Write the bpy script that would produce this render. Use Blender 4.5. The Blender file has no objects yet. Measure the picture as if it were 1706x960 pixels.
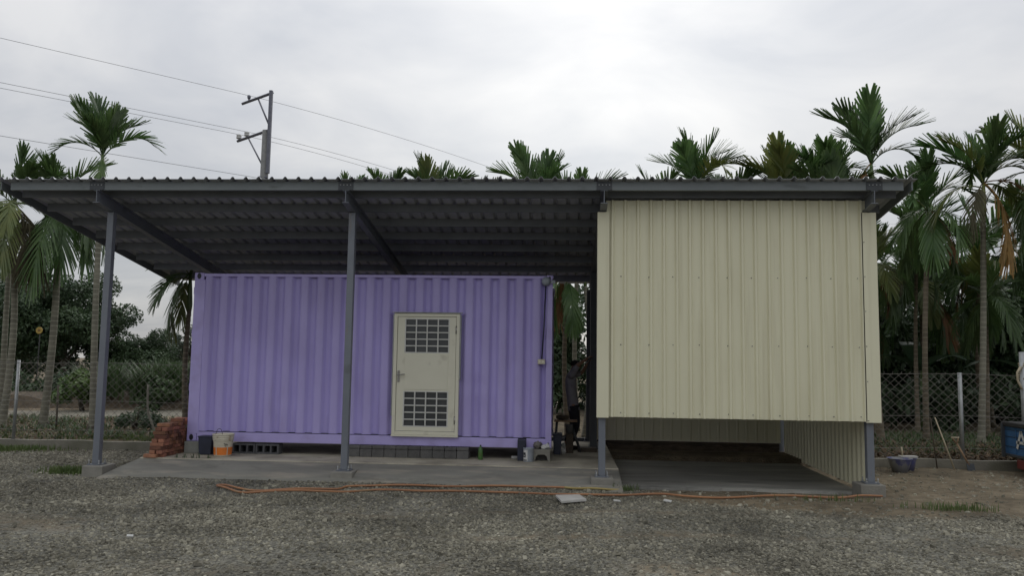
import bpy, bmesh, math, random
import numpy as np
from mathutils import Vector, Matrix

random.seed(7); rng = np.random.default_rng(7)
sc = bpy.context.scene
C = sc.collection
R = math.radians

# ---------------------------------------------------------------- camera
cam_d = bpy.data.cameras.new('camera'); cam_d.sensor_width = 36; cam_d.lens = 1330/1706*36
cam_d.clip_start = 0.05; cam_d.clip_end = 2000
cam = bpy.data.objects.new('camera', cam_d); C.objects.link(cam); sc.camera = cam
yaw, pitch, roll = 0.0664, 0.0929, 0.0148
f = Vector((-math.sin(yaw)*math.cos(pitch), math.cos(yaw)*math.cos(pitch), math.sin(pitch)))
r0 = Vector((math.cos(yaw), math.sin(yaw), 0)); u0 = r0.cross(f)
r1 = r0*math.cos(roll)+u0*math.sin(roll); u1 = u0*math.cos(roll)-r0*math.sin(roll)
m = Matrix((r1, u1, -f)).transposed().to_4x4(); m.translation = (0, 0, 1.8)
cam.matrix_world = m

# ---------------------------------------------------------------- sky and sun
SUN = Vector((0.06, 0.80, 0.60)).normalized()
w = bpy.data.worlds.new('World'); sc.world = w; w.use_nodes = True
nt = w.node_tree; nt.nodes.clear(); N = nt.nodes.new; K = nt.links.new
out = N('ShaderNodeOutputWorld'); bg = N('ShaderNodeBackground'); K(bg.outputs[0], out.inputs[0])
sky = N('ShaderNodeTexSky'); sky.sky_type = 'NISHITA'; sky.sun_disc = False
sky.sun_elevation = math.asin(SUN.z); sky.sun_rotation = math.atan2(SUN.x, SUN.y)
skm = N('ShaderNodeVectorMath'); skm.operation = 'SCALE'; skm.inputs['Scale'].default_value = 0.10
K(sky.outputs[0], skm.inputs[0])
tc = N('ShaderNodeTexCoord'); sp = N('ShaderNodeSeparateXYZ'); K(tc.outputs['Generated'], sp.inputs[0])
def wm(op, a, b=None):
    n = N('ShaderNodeMath'); n.operation = op
    for i, v in enumerate((a, b)):
        if v is None: continue
        if isinstance(v, (int, float)): n.inputs[i].default_value = v
        else: K(v, n.inputs[i])
    return n.outputs[0]
zz = wm('ADD', wm('MAXIMUM', sp.outputs[2], 0.0), 0.22)
cv = N('ShaderNodeCombineXYZ'); K(wm('DIVIDE', sp.outputs[0], zz), cv.inputs[0]); K(wm('DIVIDE', sp.outputs[1], zz), cv.inputs[1])
mp = N('ShaderNodeMapping'); mp.inputs['Location'].default_value = (3.1, 1.7, 0); mp.inputs['Scale'].default_value = (0.8, 0.9, 1); K(cv.outputs[0], mp.inputs[0])
cn = N('ShaderNodeTexNoise'); cn.inputs['Scale'].default_value = 2.4; cn.inputs['Detail'].default_value = 5; cn.inputs['Roughness'].default_value = 0.52; cn.inputs['Distortion'].default_value = 0.4
K(mp.outputs[0], cn.inputs['Vector'])
cr = N('ShaderNodeValToRGB'); cr.color_ramp.elements[0].position = 0.34; cr.color_ramp.elements[1].position = 0.66
cr.color_ramp.elements[0].color = (0.455, 0.475, 0.515, 1); cr.color_ramp.elements[1].color = (0.65, 0.65, 0.655, 1)
K(cn.outputs['Fac'], cr.inputs[0])
# cloud is thinner where the sun stands behind it
vd = N('ShaderNodeVectorMath'); vd.operation = 'DOT_PRODUCT'; vd.inputs[1].default_value = (0.05, 0.965, 0.26); K(tc.outputs['Generated'], vd.inputs[0])
gl = wm('MULTIPLY', wm('POWER', wm('MAXIMUM', vd.outputs['Value'], 0.0), 22.0), 0.22)
ad = N('ShaderNodeMix'); ad.data_type = 'RGBA'; ad.blend_type = 'ADD'; ad.inputs['Factor'].default_value = 1
cg = N('ShaderNodeCombineColor'); K(gl, cg.inputs[0]); K(gl, cg.inputs[1]); K(wm('MULTIPLY', gl, 0.93), cg.inputs[2])
K(cr.outputs[0], ad.inputs[6]); K(cg.outputs[0], ad.inputs[7])
# overcast luminance rises towards the zenith
vb = N('ShaderNodeVectorMath'); vb.operation = 'DOT_PRODUCT'; vb.inputs[1].default_value = tuple(SUN); K(tc.outputs['Generated'], vb.inputs[0])
lz = wm('ADD', wm('ADD', wm('MULTIPLY', wm('MAXIMUM', sp.outputs[2], 0.0), 1.05), 0.56), wm('MULTIPLY', wm('POWER', wm('MAXIMUM', vb.outputs['Value'], 0.0), 2.0), 0.02))
sv = N('ShaderNodeVectorMath'); sv.operation = 'SCALE'; K(ad.outputs[2], sv.inputs[0]); K(lz, sv.inputs['Scale'])
mx = N('ShaderNodeMix'); mx.data_type = 'RGBA'; mx.inputs['Factor'].default_value = 0.06
K(sv.outputs[0], mx.inputs[6]); K(skm.outputs[0], mx.inputs[7]); K(mx.outputs[2], bg.inputs[0]); bg.inputs[1].default_value = 1.0

sd = bpy.data.lights.new('sun', 'SUN'); sd.energy = 0.6; sd.angle = R(35); sd.color = (1, 0.97, 0.92)
so = bpy.data.objects.new('sun', sd); C.objects.link(so); so.rotation_euler = (-SUN).to_track_quat('-Z', 'Y').to_euler(); so.location = (0, 10, 30)
sc.view_settings.view_transform = 'Standard'; sc.view_settings.look = 'None'; sc.view_settings.gamma = 1; sc.view_settings.use_curve_mapping = False
sc.view_settings.exposure = 0.36
sc.render.engine = 'CYCLES'
try:
    sc.cycles.use_denoising = True; sc.cycles.max_bounces = 8; sc.cycles.diffuse_bounces = 4; sc.cycles.transparent_max_bounces = 8
    sc.cycles.caustics_reflective = False; sc.cycles.caustics_refractive = False
except Exception: pass

# ---------------------------------------------------------------- materials
MATS = {}
def mat(name, c1, c2=None, scale=4.0, rough=0.6, metal=0.0, bump=0.0, bscale=30.0, detail=5, stretch=(1, 1, 1), spec=0.5,
        lo=0.35, hi=0.65, c3=None, s3=1.0, t3=(0.62, 0.72), world=False, rnd=0.0, trans=0.0, streak=None, sstr=(9, 9, 0.35), st=(0.56, 0.75), samt=0.6):
    """noise-mixed colour c1..c2, optional second larger stain colour c3, bump from fine noise, per-object variation rnd"""
    mt = bpy.data.materials.new(name); MATS[name] = mt; mt.use_nodes = True
    t = mt.node_tree; n = t.nodes; l = t.links; b = n['Principled BSDF']
    b.inputs['Roughness'].default_value = rough; b.inputs['Metallic'].default_value = metal; b.inputs['Specular IOR Level'].default_value = spec
    if c2 is None: c2 = tuple(x*0.8 for x in c1)
    if world:
        g = n.new('ShaderNodeNewGeometry'); src = g.outputs['Position']
    else:
        g = n.new('ShaderNodeTexCoord'); src = g.outputs['Object']
    mpn = n.new('ShaderNodeMapping'); mpn.inputs['Scale'].default_value = stretch; l.new(src, mpn.inputs[0])
    oi = n.new('ShaderNodeObjectInfo')
    ofs = n.new('ShaderNodeVectorMath'); ofs.operation = 'ADD'; sc_ = n.new('ShaderNodeVectorMath'); sc_.operation = 'SCALE'; sc_.inputs[0].default_value = (13, 7, 19)
    l.new(oi.outputs['Random'], sc_.inputs['Scale']); l.new(mpn.outputs[0], ofs.inputs[0]); l.new(sc_.outputs[0], ofs.inputs[1])
    no = n.new('ShaderNodeTexNoise'); no.inputs['Scale'].default_value = scale; no.inputs['Detail'].default_value = detail; no.inputs['Roughness'].default_value = 0.6
    l.new(ofs.outputs[0], no.inputs['Vector'])
    rp = n.new('ShaderNodeValToRGB'); rp.color_ramp.elements[0].position = lo; rp.color_ramp.elements[1].position = hi
    rp.color_ramp.elements[0].color = (*c1, 1); rp.color_ramp.elements[1].color = (*c2, 1)
    l.new(no.outputs['Fac'], rp.inputs[0]); col = rp.outputs[0]
    if c3 is not None:
        n3 = n.new('ShaderNodeTexNoise'); n3.inputs['Scale'].default_value = s3; n3.inputs['Detail'].default_value = 6; l.new(ofs.outputs[0], n3.inputs['Vector'])
        r3 = n.new('ShaderNodeMapRange'); r3.inputs[1].default_value = t3[0]; r3.inputs[2].default_value = t3[1]; l.new(n3.outputs['Fac'], r3.inputs[0])
        m3 = n.new('ShaderNodeMix'); m3.data_type = 'RGBA'; l.new(r3.outputs[0], m3.inputs['Factor']); l.new(col, m3.inputs[6]); m3.inputs[7].default_value = (*c3, 1); col = m3.outputs[2]
    if streak is not None:
        sm_ = n.new('ShaderNodeMapping'); sm_.inputs['Scale'].default_value = sstr; l.new(src, sm_.inputs[0])
        n4 = n.new('ShaderNodeTexNoise'); n4.inputs['Scale'].default_value = 1.0; n4.inputs['Detail'].default_value = 5; n4.inputs['Roughness'].default_value = 0.65; l.new(sm_.outputs[0], n4.inputs['Vector'])
        r4 = n.new('ShaderNodeMapRange'); r4.inputs[1].default_value = st[0]; r4.inputs[2].default_value = st[1]; r4.inputs[4].default_value = samt; l.new(n4.outputs['Fac'], r4.inputs[0])
        m4 = n.new('ShaderNodeMix'); m4.data_type = 'RGBA'; l.new(r4.outputs[0], m4.inputs['Factor']); l.new(col, m4.inputs[6]); m4.inputs[7].default_value = (*streak, 1); col = m4.outputs[2]
    if rnd:
        hs = n.new('ShaderNodeHueSaturation'); mr = n.new('ShaderNodeMapRange'); mr.inputs[3].default_value = 1-rnd; mr.inputs[4].default_value = 1+rnd
        l.new(oi.outputs['Random'], mr.inputs[0]); l.new(mr.outputs[0], hs.inputs['Value'])
        mh = n.new('ShaderNodeMath'); mh.operation = 'MULTIPLY_ADD'; mh.inputs[1].default_value = 0.02; mh.inputs[2].default_value = 0.49
        mf = n.new('ShaderNodeMath'); mf.operation = 'FRACT'; mm = n.new('ShaderNodeMath'); mm.operation = 'MULTIPLY'; mm.inputs[1].default_value = 7.31
        l.new(oi.outputs['Random'], mm.inputs[0]); l.new(mm.outputs[0], mf.inputs[0]); l.new(mf.outputs[0], mh.inputs[0]); l.new(mh.outputs[0], hs.inputs['Hue'])
        l.new(col, hs.inputs['Color']); col = hs.outputs[0]
    l.new(col, b.inputs['Base Color'])
    if bump:
        nb = n.new('ShaderNodeTexNoise'); nb.inputs['Scale'].default_value = bscale; nb.inputs['Detail'].default_value = 4; l.new(ofs.outputs[0], nb.inputs['Vector'])
        bn = n.new('ShaderNodeBump'); bn.inputs['Strength'].default_value = min(1, bump); bn.inputs['Distance'].default_value = 0.02; l.new(nb.outputs['Fac'], bn.inputs['Height']); l.new(bn.outputs[0], b.inputs['Normal'])
    if trans:
        tr = n.new('ShaderNodeBsdfTranslucent'); l.new(col, tr.inputs[0]); ms = n.new('ShaderNodeMixShader'); ms.inputs[0].default_value = trans
        l.new(b.outputs[0], ms.inputs[1]); l.new(tr.outputs[0], ms.inputs[2]); l.new(ms.outputs[0], n['Material Output'].inputs[0])
    return mt

M = MATS
mat('purple', (0.41, 0.355, 0.69), (0.45, 0.395, 0.74), 1.6, 0.42, bump=0.10, bscale=5, stretch=(1, 1, 0.5), c3=(0.36, 0.31, 0.59), s3=0.9, t3=(0.48, 0.75), streak=(0.34, 0.29, 0.53), st=(0.54, 0.76), sstr=(5, 5, 0.8))
mat('purple_rail', (0.42, 0.365, 0.69), (0.46, 0.405, 0.74), 2.5, 0.42, bump=0.05, bscale=9, c3=(0.34, 0.29, 0.54), s3=3.5, t3=(0.5, 0.8))
mat('cream_sheet', (0.73, 0.705, 0.515), (0.70, 0.675, 0.49), 1.2, 0.42, stretch=(1, 1, 0.25), c3=(0.64, 0.61, 0.43), s3=2.2, t3=(0.5, 0.8), streak=(0.50, 0.465, 0.31), st=(0.54, 0.78), samt=0.55)
mat('cream_door', (0.71, 0.69, 0.56), (0.68, 0.66, 0.53), 3, 0.38, c3=(0.45, 0.42, 0.33), s3=4, t3=(0.62, 0.85))
mat('roof_sheet', (0.45, 0.47, 0.51), (0.37, 0.39, 0.425), 1.5, 0.5, metal=0.15, c3=(0.31, 0.315, 0.33), s3=4)
mat('fascia', (0.185, 0.205, 0.21), (0.155, 0.175, 0.18), 2.0, 0.5, metal=0.1, stretch=(1, 1, 3), c3=(0.12, 0.135, 0.135), s3=3)
mat('steel', (0.175, 0.19, 0.215), (0.15, 0.165, 0.19), 3.5, 0.5, metal=0.1, bump=0.05, c3=(0.125, 0.135, 0.15), s3=3, streak=(0.20, 0.17, 0.14), sstr=(14, 14, 2), st=(0.62, 0.72), samt=0.6)
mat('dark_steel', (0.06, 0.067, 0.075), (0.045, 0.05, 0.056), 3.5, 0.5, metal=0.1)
mat('purlin_steel', (0.19, 0.205, 0.23), (0.155, 0.168, 0.19), 3.5, 0.5)
mat('galv', (0.34, 0.35, 0.35), (0.26, 0.27, 0.27), 9, 0.45, metal=0.5)
mat('wire', (0.22, 0.21, 0.185), (0.13, 0.12, 0.105), 6, 0.5, metal=0.3)
mat('concrete', (0.27, 0.26, 0.225), (0.21, 0.20, 0.175), 3.5, 0.9, bump=0.35, bscale=40, c3=(0.15, 0.145, 0.12), s3=1.3, t3=(0.5, 0.72))
mat('slab', (0.46, 0.425, 0.33), (0.36, 0.33, 0.255), 1.4, 0.88, bump=0.3, bscale=35, world=True, c3=(0.20, 0.18, 0.14), s3=1.3, t3=(0.46, 0.68), streak=(0.16, 0.145, 0.11), sstr=(3, 7, 3), st=(0.58, 0.68))
mat('apron', (0.215, 0.21, 0.18), (0.165, 0.16, 0.138), 2.2, 0.9, bump=0.4, bscale=30, world=True, stretch=(0.5, 2, 2), c3=(0.29, 0.265, 0.215), s3=2.4, t3=(0.52, 0.68), streak=(0.11, 0.107, 0.09), sstr=(2, 4, 4), st=(0.55, 0.68))
mat('pad', (0.31, 0.305, 0.275), (0.22, 0.217, 0.197), 1.6, 0.62, bump=0.3, bscale=18, world=True, stretch=(0.35, 1.5, 1), c3=(0.39, 0.375, 0.33), s3=2.2, t3=(0.5, 0.68), streak=(0.13, 0.128, 0.115), sstr=(0.6, 2.6, 1), st=(0.5, 0.66), samt=0.75)
mat('kerb', (0.23, 0.215, 0.175), (0.17, 0.16, 0.13), 2.5, 0.92, bump=0.4, bscale=30, world=True, c3=(0.11, 0.11, 0.075), s3=1.2, t3=(0.5, 0.7))
mat('soil', (0.12, 0.092, 0.062), (0.065, 0.05, 0.034), 6, 0.95, bump=0.8, bscale=20, world=True)
mat('path', (0.20, 0.182, 0.142), (0.145, 0.132, 0.10), 1.5, 0.95, bump=0.5, bscale=12, world=True)
mat('brick', (0.29, 0.13, 0.08), (0.19, 0.085, 0.055), 9, 0.9, bump=0.5, bscale=60, rnd=0.55, c3=(0.13, 0.055, 0.035), s3=6)
mat('grey_block', (0.125, 0.122, 0.118), (0.09, 0.089, 0.086), 8, 0.92, bump=0.5, bscale=70, rnd=0.15)
mat('hollow', (0.10, 0.10, 0.105), (0.07, 0.07, 0.076), 8, 0.9, bump=0.4, bscale=60)
mat('pale_block', (0.30, 0.305, 0.28), (0.24, 0.245, 0.22), 6, 0.9, bump=0.3, bscale=50)
mat('black_plastic', (0.018, 0.019, 0.026), (0.012, 0.013, 0.018), 5, 0.45)
mat('navy_plastic', (0.025, 0.03, 0.055), (0.016, 0.02, 0.036), 5, 0.4)
mat('bucket_white', (0.62, 0.58, 0.47), (0.52, 0.48, 0.38), 8, 0.4, c3=(0.36, 0.31, 0.22), s3=7)
mat('orange_print', (0.72, 0.20, 0.03), (0.62, 0.17, 0.03), 8, 0.4, c3=(0.45, 0.14, 0.04), s3=8, t3=(0.6, 0.8))
mat('ink', (0.02, 0.02, 0.03), None, 5, 0.5)
mat('white', (0.62, 0.62, 0.60), (0.50, 0.50, 0.48), 9, 0.5)
mat('pane', (0.060, 0.064, 0.066), (0.048, 0.052, 0.055), 6, 0.22, rnd=0.15)
mat('bar', (0.62, 0.62, 0.58), (0.55, 0.55, 0.51), 6, 0.4)
mat('chrome', (0.38, 0.37, 0.35), (0.28, 0.27, 0.25), 12, 0.3, metal=0.85)
mat('green_can', (0.08, 0.19, 0.05), (0.05, 0.12, 0.03), 14, 0.35)
mat('can_grey', (0.36, 0.39, 0.44), (0.28, 0.31, 0.35), 9, 0.4)
mat('grey_bag', (0.20, 0.185, 0.17), (0.11, 0.10, 0.09), 16, 0.7, bump=0.7, bscale=25)
mat('orange_hose', (0.36, 0.175, 0.08), (0.27, 0.125, 0.06), 2.5, 0.55, c3=(0.30, 0.20, 0.11), s3=2)
mat('yellow_hose', (0.36, 0.28, 0.10), (0.29, 0.22, 0.07), 3, 0.55)
mat('board', (0.50, 0.49, 0.46), (0.40, 0.39, 0.36), 6, 0.7, bump=0.2)
mat('tub_grey', (0.22, 0.225, 0.24), (0.17, 0.17, 0.18), 6, 0.6, c3=(0.08, 0.085, 0.19), s3=3.5, t3=(0.52, 0.58))
mat('tub_blue', (0.07, 0.075, 0.19), (0.16, 0.16, 0.20), 7, 0.6)
mat('wood', (0.26, 0.17, 0.10), (0.19, 0.12, 0.07), 5, 0.75, stretch=(1, 1, 0.1))
mat('pale_wood', (0.48, 0.42, 0.30), (0.38, 0.32, 0.22), 5, 0.7, stretch=(1, 1, 0.1))
mat('dark_wood', (0.08, 0.06, 0.04), (0.05, 0.04, 0.03), 6, 0.85)
mat('truck_blue', (0.045, 0.135, 0.30), (0.035, 0.105, 0.24), 5, 0.45, c3=(0.07, 0.075, 0.085), s3=5, t3=(0.6, 0.75))
mat('truck_red', (0.16, 0.025, 0.02), (0.11, 0.02, 0.018), 6, 0.5)
mat('rubber', (0.018, 0.018, 0.018), (0.03, 0.029, 0.028), 12, 0.8)
mat('glass', (0.03, 0.035, 0.04), None, 2, 0.1)
mat('pole_concrete', (0.20, 0.20, 0.19), (0.15, 0.15, 0.145), 6, 0.9)
mat('pole_steel', (0.16, 0.165, 0.20), (0.12, 0.125, 0.15), 6, 0.6, metal=0.2)
mat('porcelain', (0.55, 0.55, 0.53), None, 4, 0.3)
mat('cable', (0.03, 0.03, 0.033), None, 4, 0.6)
mat('yellow_sign', (0.36, 0.25, 0.05), (0.28, 0.19, 0.04), 6, 0.5)
mat('skin', (0.30, 0.17, 0.11), (0.26, 0.15, 0.10), 8, 0.55)
mat('shirt', (0.30, 0.29, 0.32), (0.24, 0.23, 0.26), 9, 0.9, bump=0.5, bscale=14)
mat('trousers', (0.016, 0.017, 0.024), (0.011, 0.012, 0.017), 9, 0.9)
mat('hair', (0.012, 0.011, 0.01), None, 20, 0.7)
mat('boot', (0.03, 0.025, 0.02), None, 10, 0.7)
# foliage
mat('palm_green', (0.056, 0.108, 0.034), (0.095, 0.16, 0.048), 3, 0.42, rnd=0.32, trans=0.34)
mat('palm_yellow', (0.15, 0.17, 0.04), (0.10, 0.14, 0.038), 3, 0.45, rnd=0.22, trans=0.22)
mat('palm_brown', (0.24, 0.125, 0.045), (0.16, 0.095, 0.04), 3, 0.7, rnd=0.2, trans=0.15)
mat('palm_orange', (0.34, 0.19, 0.05), (0.22, 0.13, 0.045), 3, 0.7, rnd=0.15, trans=0.25)
mat('palm_dry', (0.10, 0.085, 0.045), (0.075, 0.07, 0.035), 3, 0.7, rnd=0.2, trans=0.12)
mat('crownshaft', (0.10, 0.145, 0.05), (0.075, 0.115, 0.04), 5, 0.4)
mat('crownshaft_yellow', (0.19, 0.20, 0.06), (0.13, 0.15, 0.05), 4, 0.4)
mat('leaf_dark', (0.033, 0.063, 0.026), (0.064, 0.104, 0.042), 1.2, 0.5, trans=0.15, world=True)
mat('leaf_mid', (0.048, 0.088, 0.032), (0.078, 0.122, 0.042), 1.4, 0.5, trans=0.2, world=True)
mat('leaf_bright', (0.075, 0.14, 0.035), (0.12, 0.18, 0.05), 1.5, 0.5, trans=0.25, world=True)
mat('leaf_bluegrey', (0.065, 0.088, 0.062), (0.09, 0.115, 0.08), 1.5, 0.5, trans=0.2, world=True)
mat('banana_leaf', (0.07, 0.12, 0.07), (0.05, 0.09, 0.05), 5, 0.38, trans=0.2)
mat('grass', (0.075, 0.12, 0.03), (0.12, 0.155, 0.05), 3, 0.6, trans=0.2, world=True)
mat('litter', (0.15, 0.095, 0.05), (0.06, 0.042, 0.026), 9, 0.9, world=True)
mat('bark', (0.09, 0.075, 0.055), (0.055, 0.047, 0.036), 8, 0.95, bump=0.6)
def trunk_mat(name, c1, c2, cring):
    mt = mat(name, c1, c2, 3.0, 0.9, bump=0.3, bscale=25, c3=tuple(x*0.55 for x in c1), s3=2.0, t3=(0.5, 0.75))
    t = mt.node_tree; n = t.nodes; l = t.links; b = n['Principled BSDF']
    src = b.inputs['Base Color'].links[0].from_socket
    g = n.new('ShaderNodeTexCoord'); s = n.new('ShaderNodeSeparateXYZ'); l.new(g.outputs['Object'], s.inputs[0])
    nz = n.new('ShaderNodeTexNoise'); nz.inputs['Scale'].default_value = 3; l.new(g.outputs['Object'], nz.inputs['Vector'])
    a = n.new('ShaderNodeMath'); a.operation = 'MULTIPLY_ADD'; a.inputs[1].default_value = 0.05; l.new(nz.outputs['Fac'], a.inputs[0]); l.new(s.outputs[2], a.inputs[2])
    q = n.new('ShaderNodeMath'); q.operation = 'MULTIPLY'; q.inputs[1].default_value = 1/0.115; l.new(a.outputs[0], q.inputs[0])
    fr = n.new('ShaderNodeMath'); fr.operation = 'FRACT'; l.new(q.outputs[0], fr.inputs[0])
    gt = n.new('ShaderNodeMapRange'); gt.inputs[1].default_value = 0.70; gt.inputs[2].default_value = 0.82; l.new(fr.outputs[0], gt.inputs[0])
    mxx = n.new('ShaderNodeMix'); mxx.data_type = 'RGBA'; l.new(gt.outputs[0], mxx.inputs['Factor']); l.new(src, mxx.inputs[6]); mxx.inputs[7].default_value = (*cring, 1)
    l.new(mxx.outputs[2], b.inputs['Base Color'])
trunk_mat('trunk_pale', (0.21, 0.20, 0.15), (0.13, 0.125, 0.095), (0.245, 0.235, 0.185))
trunk_mat('trunk_brown', (0.16, 0.13, 0.09), (0.095, 0.08, 0.055), (0.19, 0.16, 0.115))

# ---------------------------------------------------------------- mesh helpers
class MB:
    def __init__(s): s.v = []; s.f = []; s.sm = []
    def add(s, vs, fs, smooth=False):
        o = len(s.v); s.v += [tuple(p) for p in vs]; s.f += [tuple(i+o for i in q) for q in fs]; s.sm += [smooth]*len(fs); return s
    def box(s, x0, x1, y0, y1, z0, z1):
        return s.add([(x0, y0, z0), (x1, y0, z0), (x1, y1, z0), (x0, y1, z0), (x0, y0, z1), (x1, y0, z1), (x1, y1, z1), (x0, y1, z1)],
                     [(0, 3, 2, 1), (4, 5, 6, 7), (0, 1, 5, 4), (1, 2, 6, 5), (2, 3, 7, 6), (3, 0, 4, 7)])
    def obox(s, c, sx, sy, sz, rz=0.0, rx=0.0, ry=0.0):
        mm = Matrix.Rotation(rz, 3, 'Z') @ Matrix.Rotation(ry, 3, 'Y') @ Matrix.Rotation(rx, 3, 'X')
        vs = [Vector(c)+mm @ Vector((a*sx/2, b*sy/2, d*sz/2)) for d in (-1, 1) for (a, b) in ((-1, -1), (1, -1), (1, 1), (-1, 1))]
        return s.add(vs, [(0, 3, 2, 1), (4, 5, 6, 7), (0, 1, 5, 4), (1, 2, 6, 5), (2, 3, 7, 6), (3, 0, 4, 7)])
    def tube(s, pts, rs, n=8, cap=True, smooth=True):
        pts = [Vector(p) for p in pts]
        if isinstance(rs, (int, float)): rs = [rs]*len(pts)
        vs = []; fs = []; prev = None
        for i, p in enumerate(pts):
            t = (pts[min(i+1, len(pts)-1)]-pts[max(i-1, 0)]).normalized()
            a = prev if prev is not None else (Vector((1, 0, 0)) if abs(t.x) < 0.9 else Vector((0, 1, 0)))
            a = (a-t*a.dot(t)).normalized(); prev = a; b = t.cross(a)
            for k in range(n):
                an = 2*math.pi*k/n; vs.append(p+(a*math.cos(an)+b*math.sin(an))*rs[i])
        for i in range(len(pts)-1):
            for k in range(n):
                fs.append((i*n+k, i*n+(k+1) % n, (i+1)*n+(k+1) % n, (i+1)*n+k))
        s.add(vs, fs, smooth)
        if cap:
            o = len(s.v)-len(vs)
            s.f.append(tuple(o+k for k in reversed(range(n)))); s.f.append(tuple(o+(len(pts)-1)*n+k for k in range(n))); s.sm += [False, False]
        return s
    def lathe(s, prof, c=(0, 0, 0), n=24, smooth=True):
        vs = []; fs = []
        for (r, z) in prof:
            for k in range(n):
                a = 2*math.pi*k/n; vs.append((c[0]+r*math.cos(a), c[1]+r*math.sin(a), c[2]+z))
        for i in range(len(prof)-1):
            for k in range(n):
                fs.append((i*n+k, i*n+(k+1) % n, (i+1)*n+(k+1) % n, (i+1)*n+k))
        return s.add(vs, fs, smooth)
    def prism(s, prof, axis, a0, a1):
        """prof: closed 2D outline, extruded along axis"""
        n = len(prof)
        def P(q, a): return {'x': (a, q[0], q[1]), 'y': (q[0], a, q[1]), 'z': (q[0], q[1], a)}[axis]
        vs = [P(q, a0) for q in prof]+[P(q, a1) for q in prof]
        fs = [(i, (i+1) % n, n+(i+1) % n, n+i) for i in range(n)]+[tuple(reversed(range(n))), tuple(range(n, 2*n))]
        return s.add(vs, fs)
    def mesh(s, name):
        me = bpy.data.meshes.new(name); me.from_pydata(s.v, [], s.f); me.polygons.foreach_set('use_smooth', s.sm); me.update()
        return me
    def build(s, name, mt, parent=None, bevel=0.0, loc=None, recalc=True):
        me = s.mesh(name)
        if recalc:
            bm = bmesh.new(); bm.from_mesh(me); bmesh.ops.recalc_face_normals(bm, faces=bm.faces); bm.to_mesh(me); bm.free()
        me.materials.append(M[mt] if isinstance(mt, str) else mt)
        return link(name, me, parent, bevel, loc)
def link(name, me, parent=None, bevel=0.0, loc=None):
    o = bpy.data.objects.new(name, me); C.objects.link(o)
    if parent is not None:
        o.parent = parent; o.matrix_parent_inverse = Matrix.Translation(-parent.location) if not any(parent.rotation_euler) else parent_inv(parent)
    if loc is not None: o.location = loc
    if bevel:
        b = o.modifiers.new('bevel', 'BEVEL'); b.width = bevel; b.segments = 2; b.limit_method = 'ANGLE'
    return o
def parent_inv(p):
    return (Matrix.Translation(p.location) @ p.rotation_euler.to_matrix().to_4x4()).inverted()
def empty(name, loc=(0, 0, 0)):
    o = bpy.data.objects.new(name, None); C.objects.link(o); o.location = loc; o.empty_display_size = 0.2; return o
def tag(o, label=None, cat=None, group=None, kind=None):
    if label: o['label'] = label
    if cat: o['category'] = cat
    if group: o['group'] = group
    if kind: o['kind'] = kind
    return o
def np_mesh(name, V, Q, mt, parent=None, attrs=None, smooth=False):
    """fast quad mesh from arrays"""
    me = bpy.data.meshes.new(name); V = np.asarray(V, np.float32); Q = np.asarray(Q, np.int32)
    me.vertices.add(len(V)); me.vertices.foreach_set('co', V.ravel())
    me.loops.add(Q.size); me.loops.foreach_set('vertex_index', Q.ravel())
    me.polygons.add(len(Q)); me.polygons.foreach_set('loop_start', np.arange(0, Q.size, Q.shape[1], dtype=np.int32))
    me.polygons.foreach_set('use_smooth', np.full(len(Q), smooth))
    for k, a in (attrs or {}).items():
        at = me.attributes.new(k, 'FLOAT', 'POINT'); at.data.foreach_set('value', np.asarray(a, np.float32))
    me.update(calc_edges=True); me.validate()
    me.materials.append(M[mt] if isinstance(mt, str) else mt)
    return link(name, me, parent)

# ---------------------------------------------------------------- ground
def smoothstep(a, b, x):
    t = np.clip((x-a)/(b-a), 0, 1); return t*t*(3-2*t)
def gz(x, y):
    x = np.asarray(x, float); y = np.asarray(y, float)
    u = 0.012*np.sin(1.7*x+0.6*y+1)+0.010*np.sin(-1.1*x+2.3*y)+0.007*np.sin(3.7*x+2.9*y+2)+0.005*np.sin(6.1*x-4.7*y)
    u = u-0.022*np.exp(-((y-8.55-0.10*x-0.12*np.sin(0.7*x))/0.22)**2)-0.02*np.exp(-((y-9.95-0.06*x-0.10*np.sin(0.9*x+1))/0.2)**2)
    near = 1-smoothstep(10.6, 11.6, y)*((x > -7.3) & (x < 5.0))
    z = u*near*(y < 16)
    pile = np.exp(-((y-11.55)/0.28)**2)*smoothstep(-7.0, -6.3, x)*(1-smoothstep(0.2, 0.9, x))
    z = z+0.05*pile-0.03*smoothstep(11.6, 12.0, y)*((x > -6.5) & (x < 4.4))
    z = z+0.13*smoothstep(15.12, 15.2, y)
    return z
def dirt_mask(x, y):
    d = smoothstep(-0.35, 0.35, y-(10.35+0.25*np.sin(1.3*x)+0.10*(4.0-x)))*smoothstep(0.7, 1.6, x)
    d2 = smoothstep(14.0, 14.7, y)*(x < -6.5)*0.35
    d3 = 0.55*smoothstep(0.5, 1.0, np.sin(0.9*x+0.5)*np.sin(1.9*y+0.35*x))*(y < 9.6)
    d4 = 0.36*smoothstep(7.5, 6.0, y+0.6*np.sin(0.8*x)+0.3*np.sin(2.1*x))
    tr = np.exp(-((y-8.55-0.10*x-0.12*np.sin(0.7*x))/0.20)**2)+np.exp(-((y-9.95-0.06*x-0.10*np.sin(0.9*x+1))/0.17)**2)
    d4 = np.maximum(d4, 0.62*tr*(0.55+0.45*np.sin(0.55*x+1.2)))
    return np.clip(np.maximum(np.maximum(d, d2), np.maximum(d3, d4))+(y > 15.15), 0, 1)
gx = np.concatenate([[-400, -200, -100, -60, -40, -28, -20, -16], np.arange(-14, 12.01, 0.2), [14, 18, 26, 40, 60, 100, 200, 400]])
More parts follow.
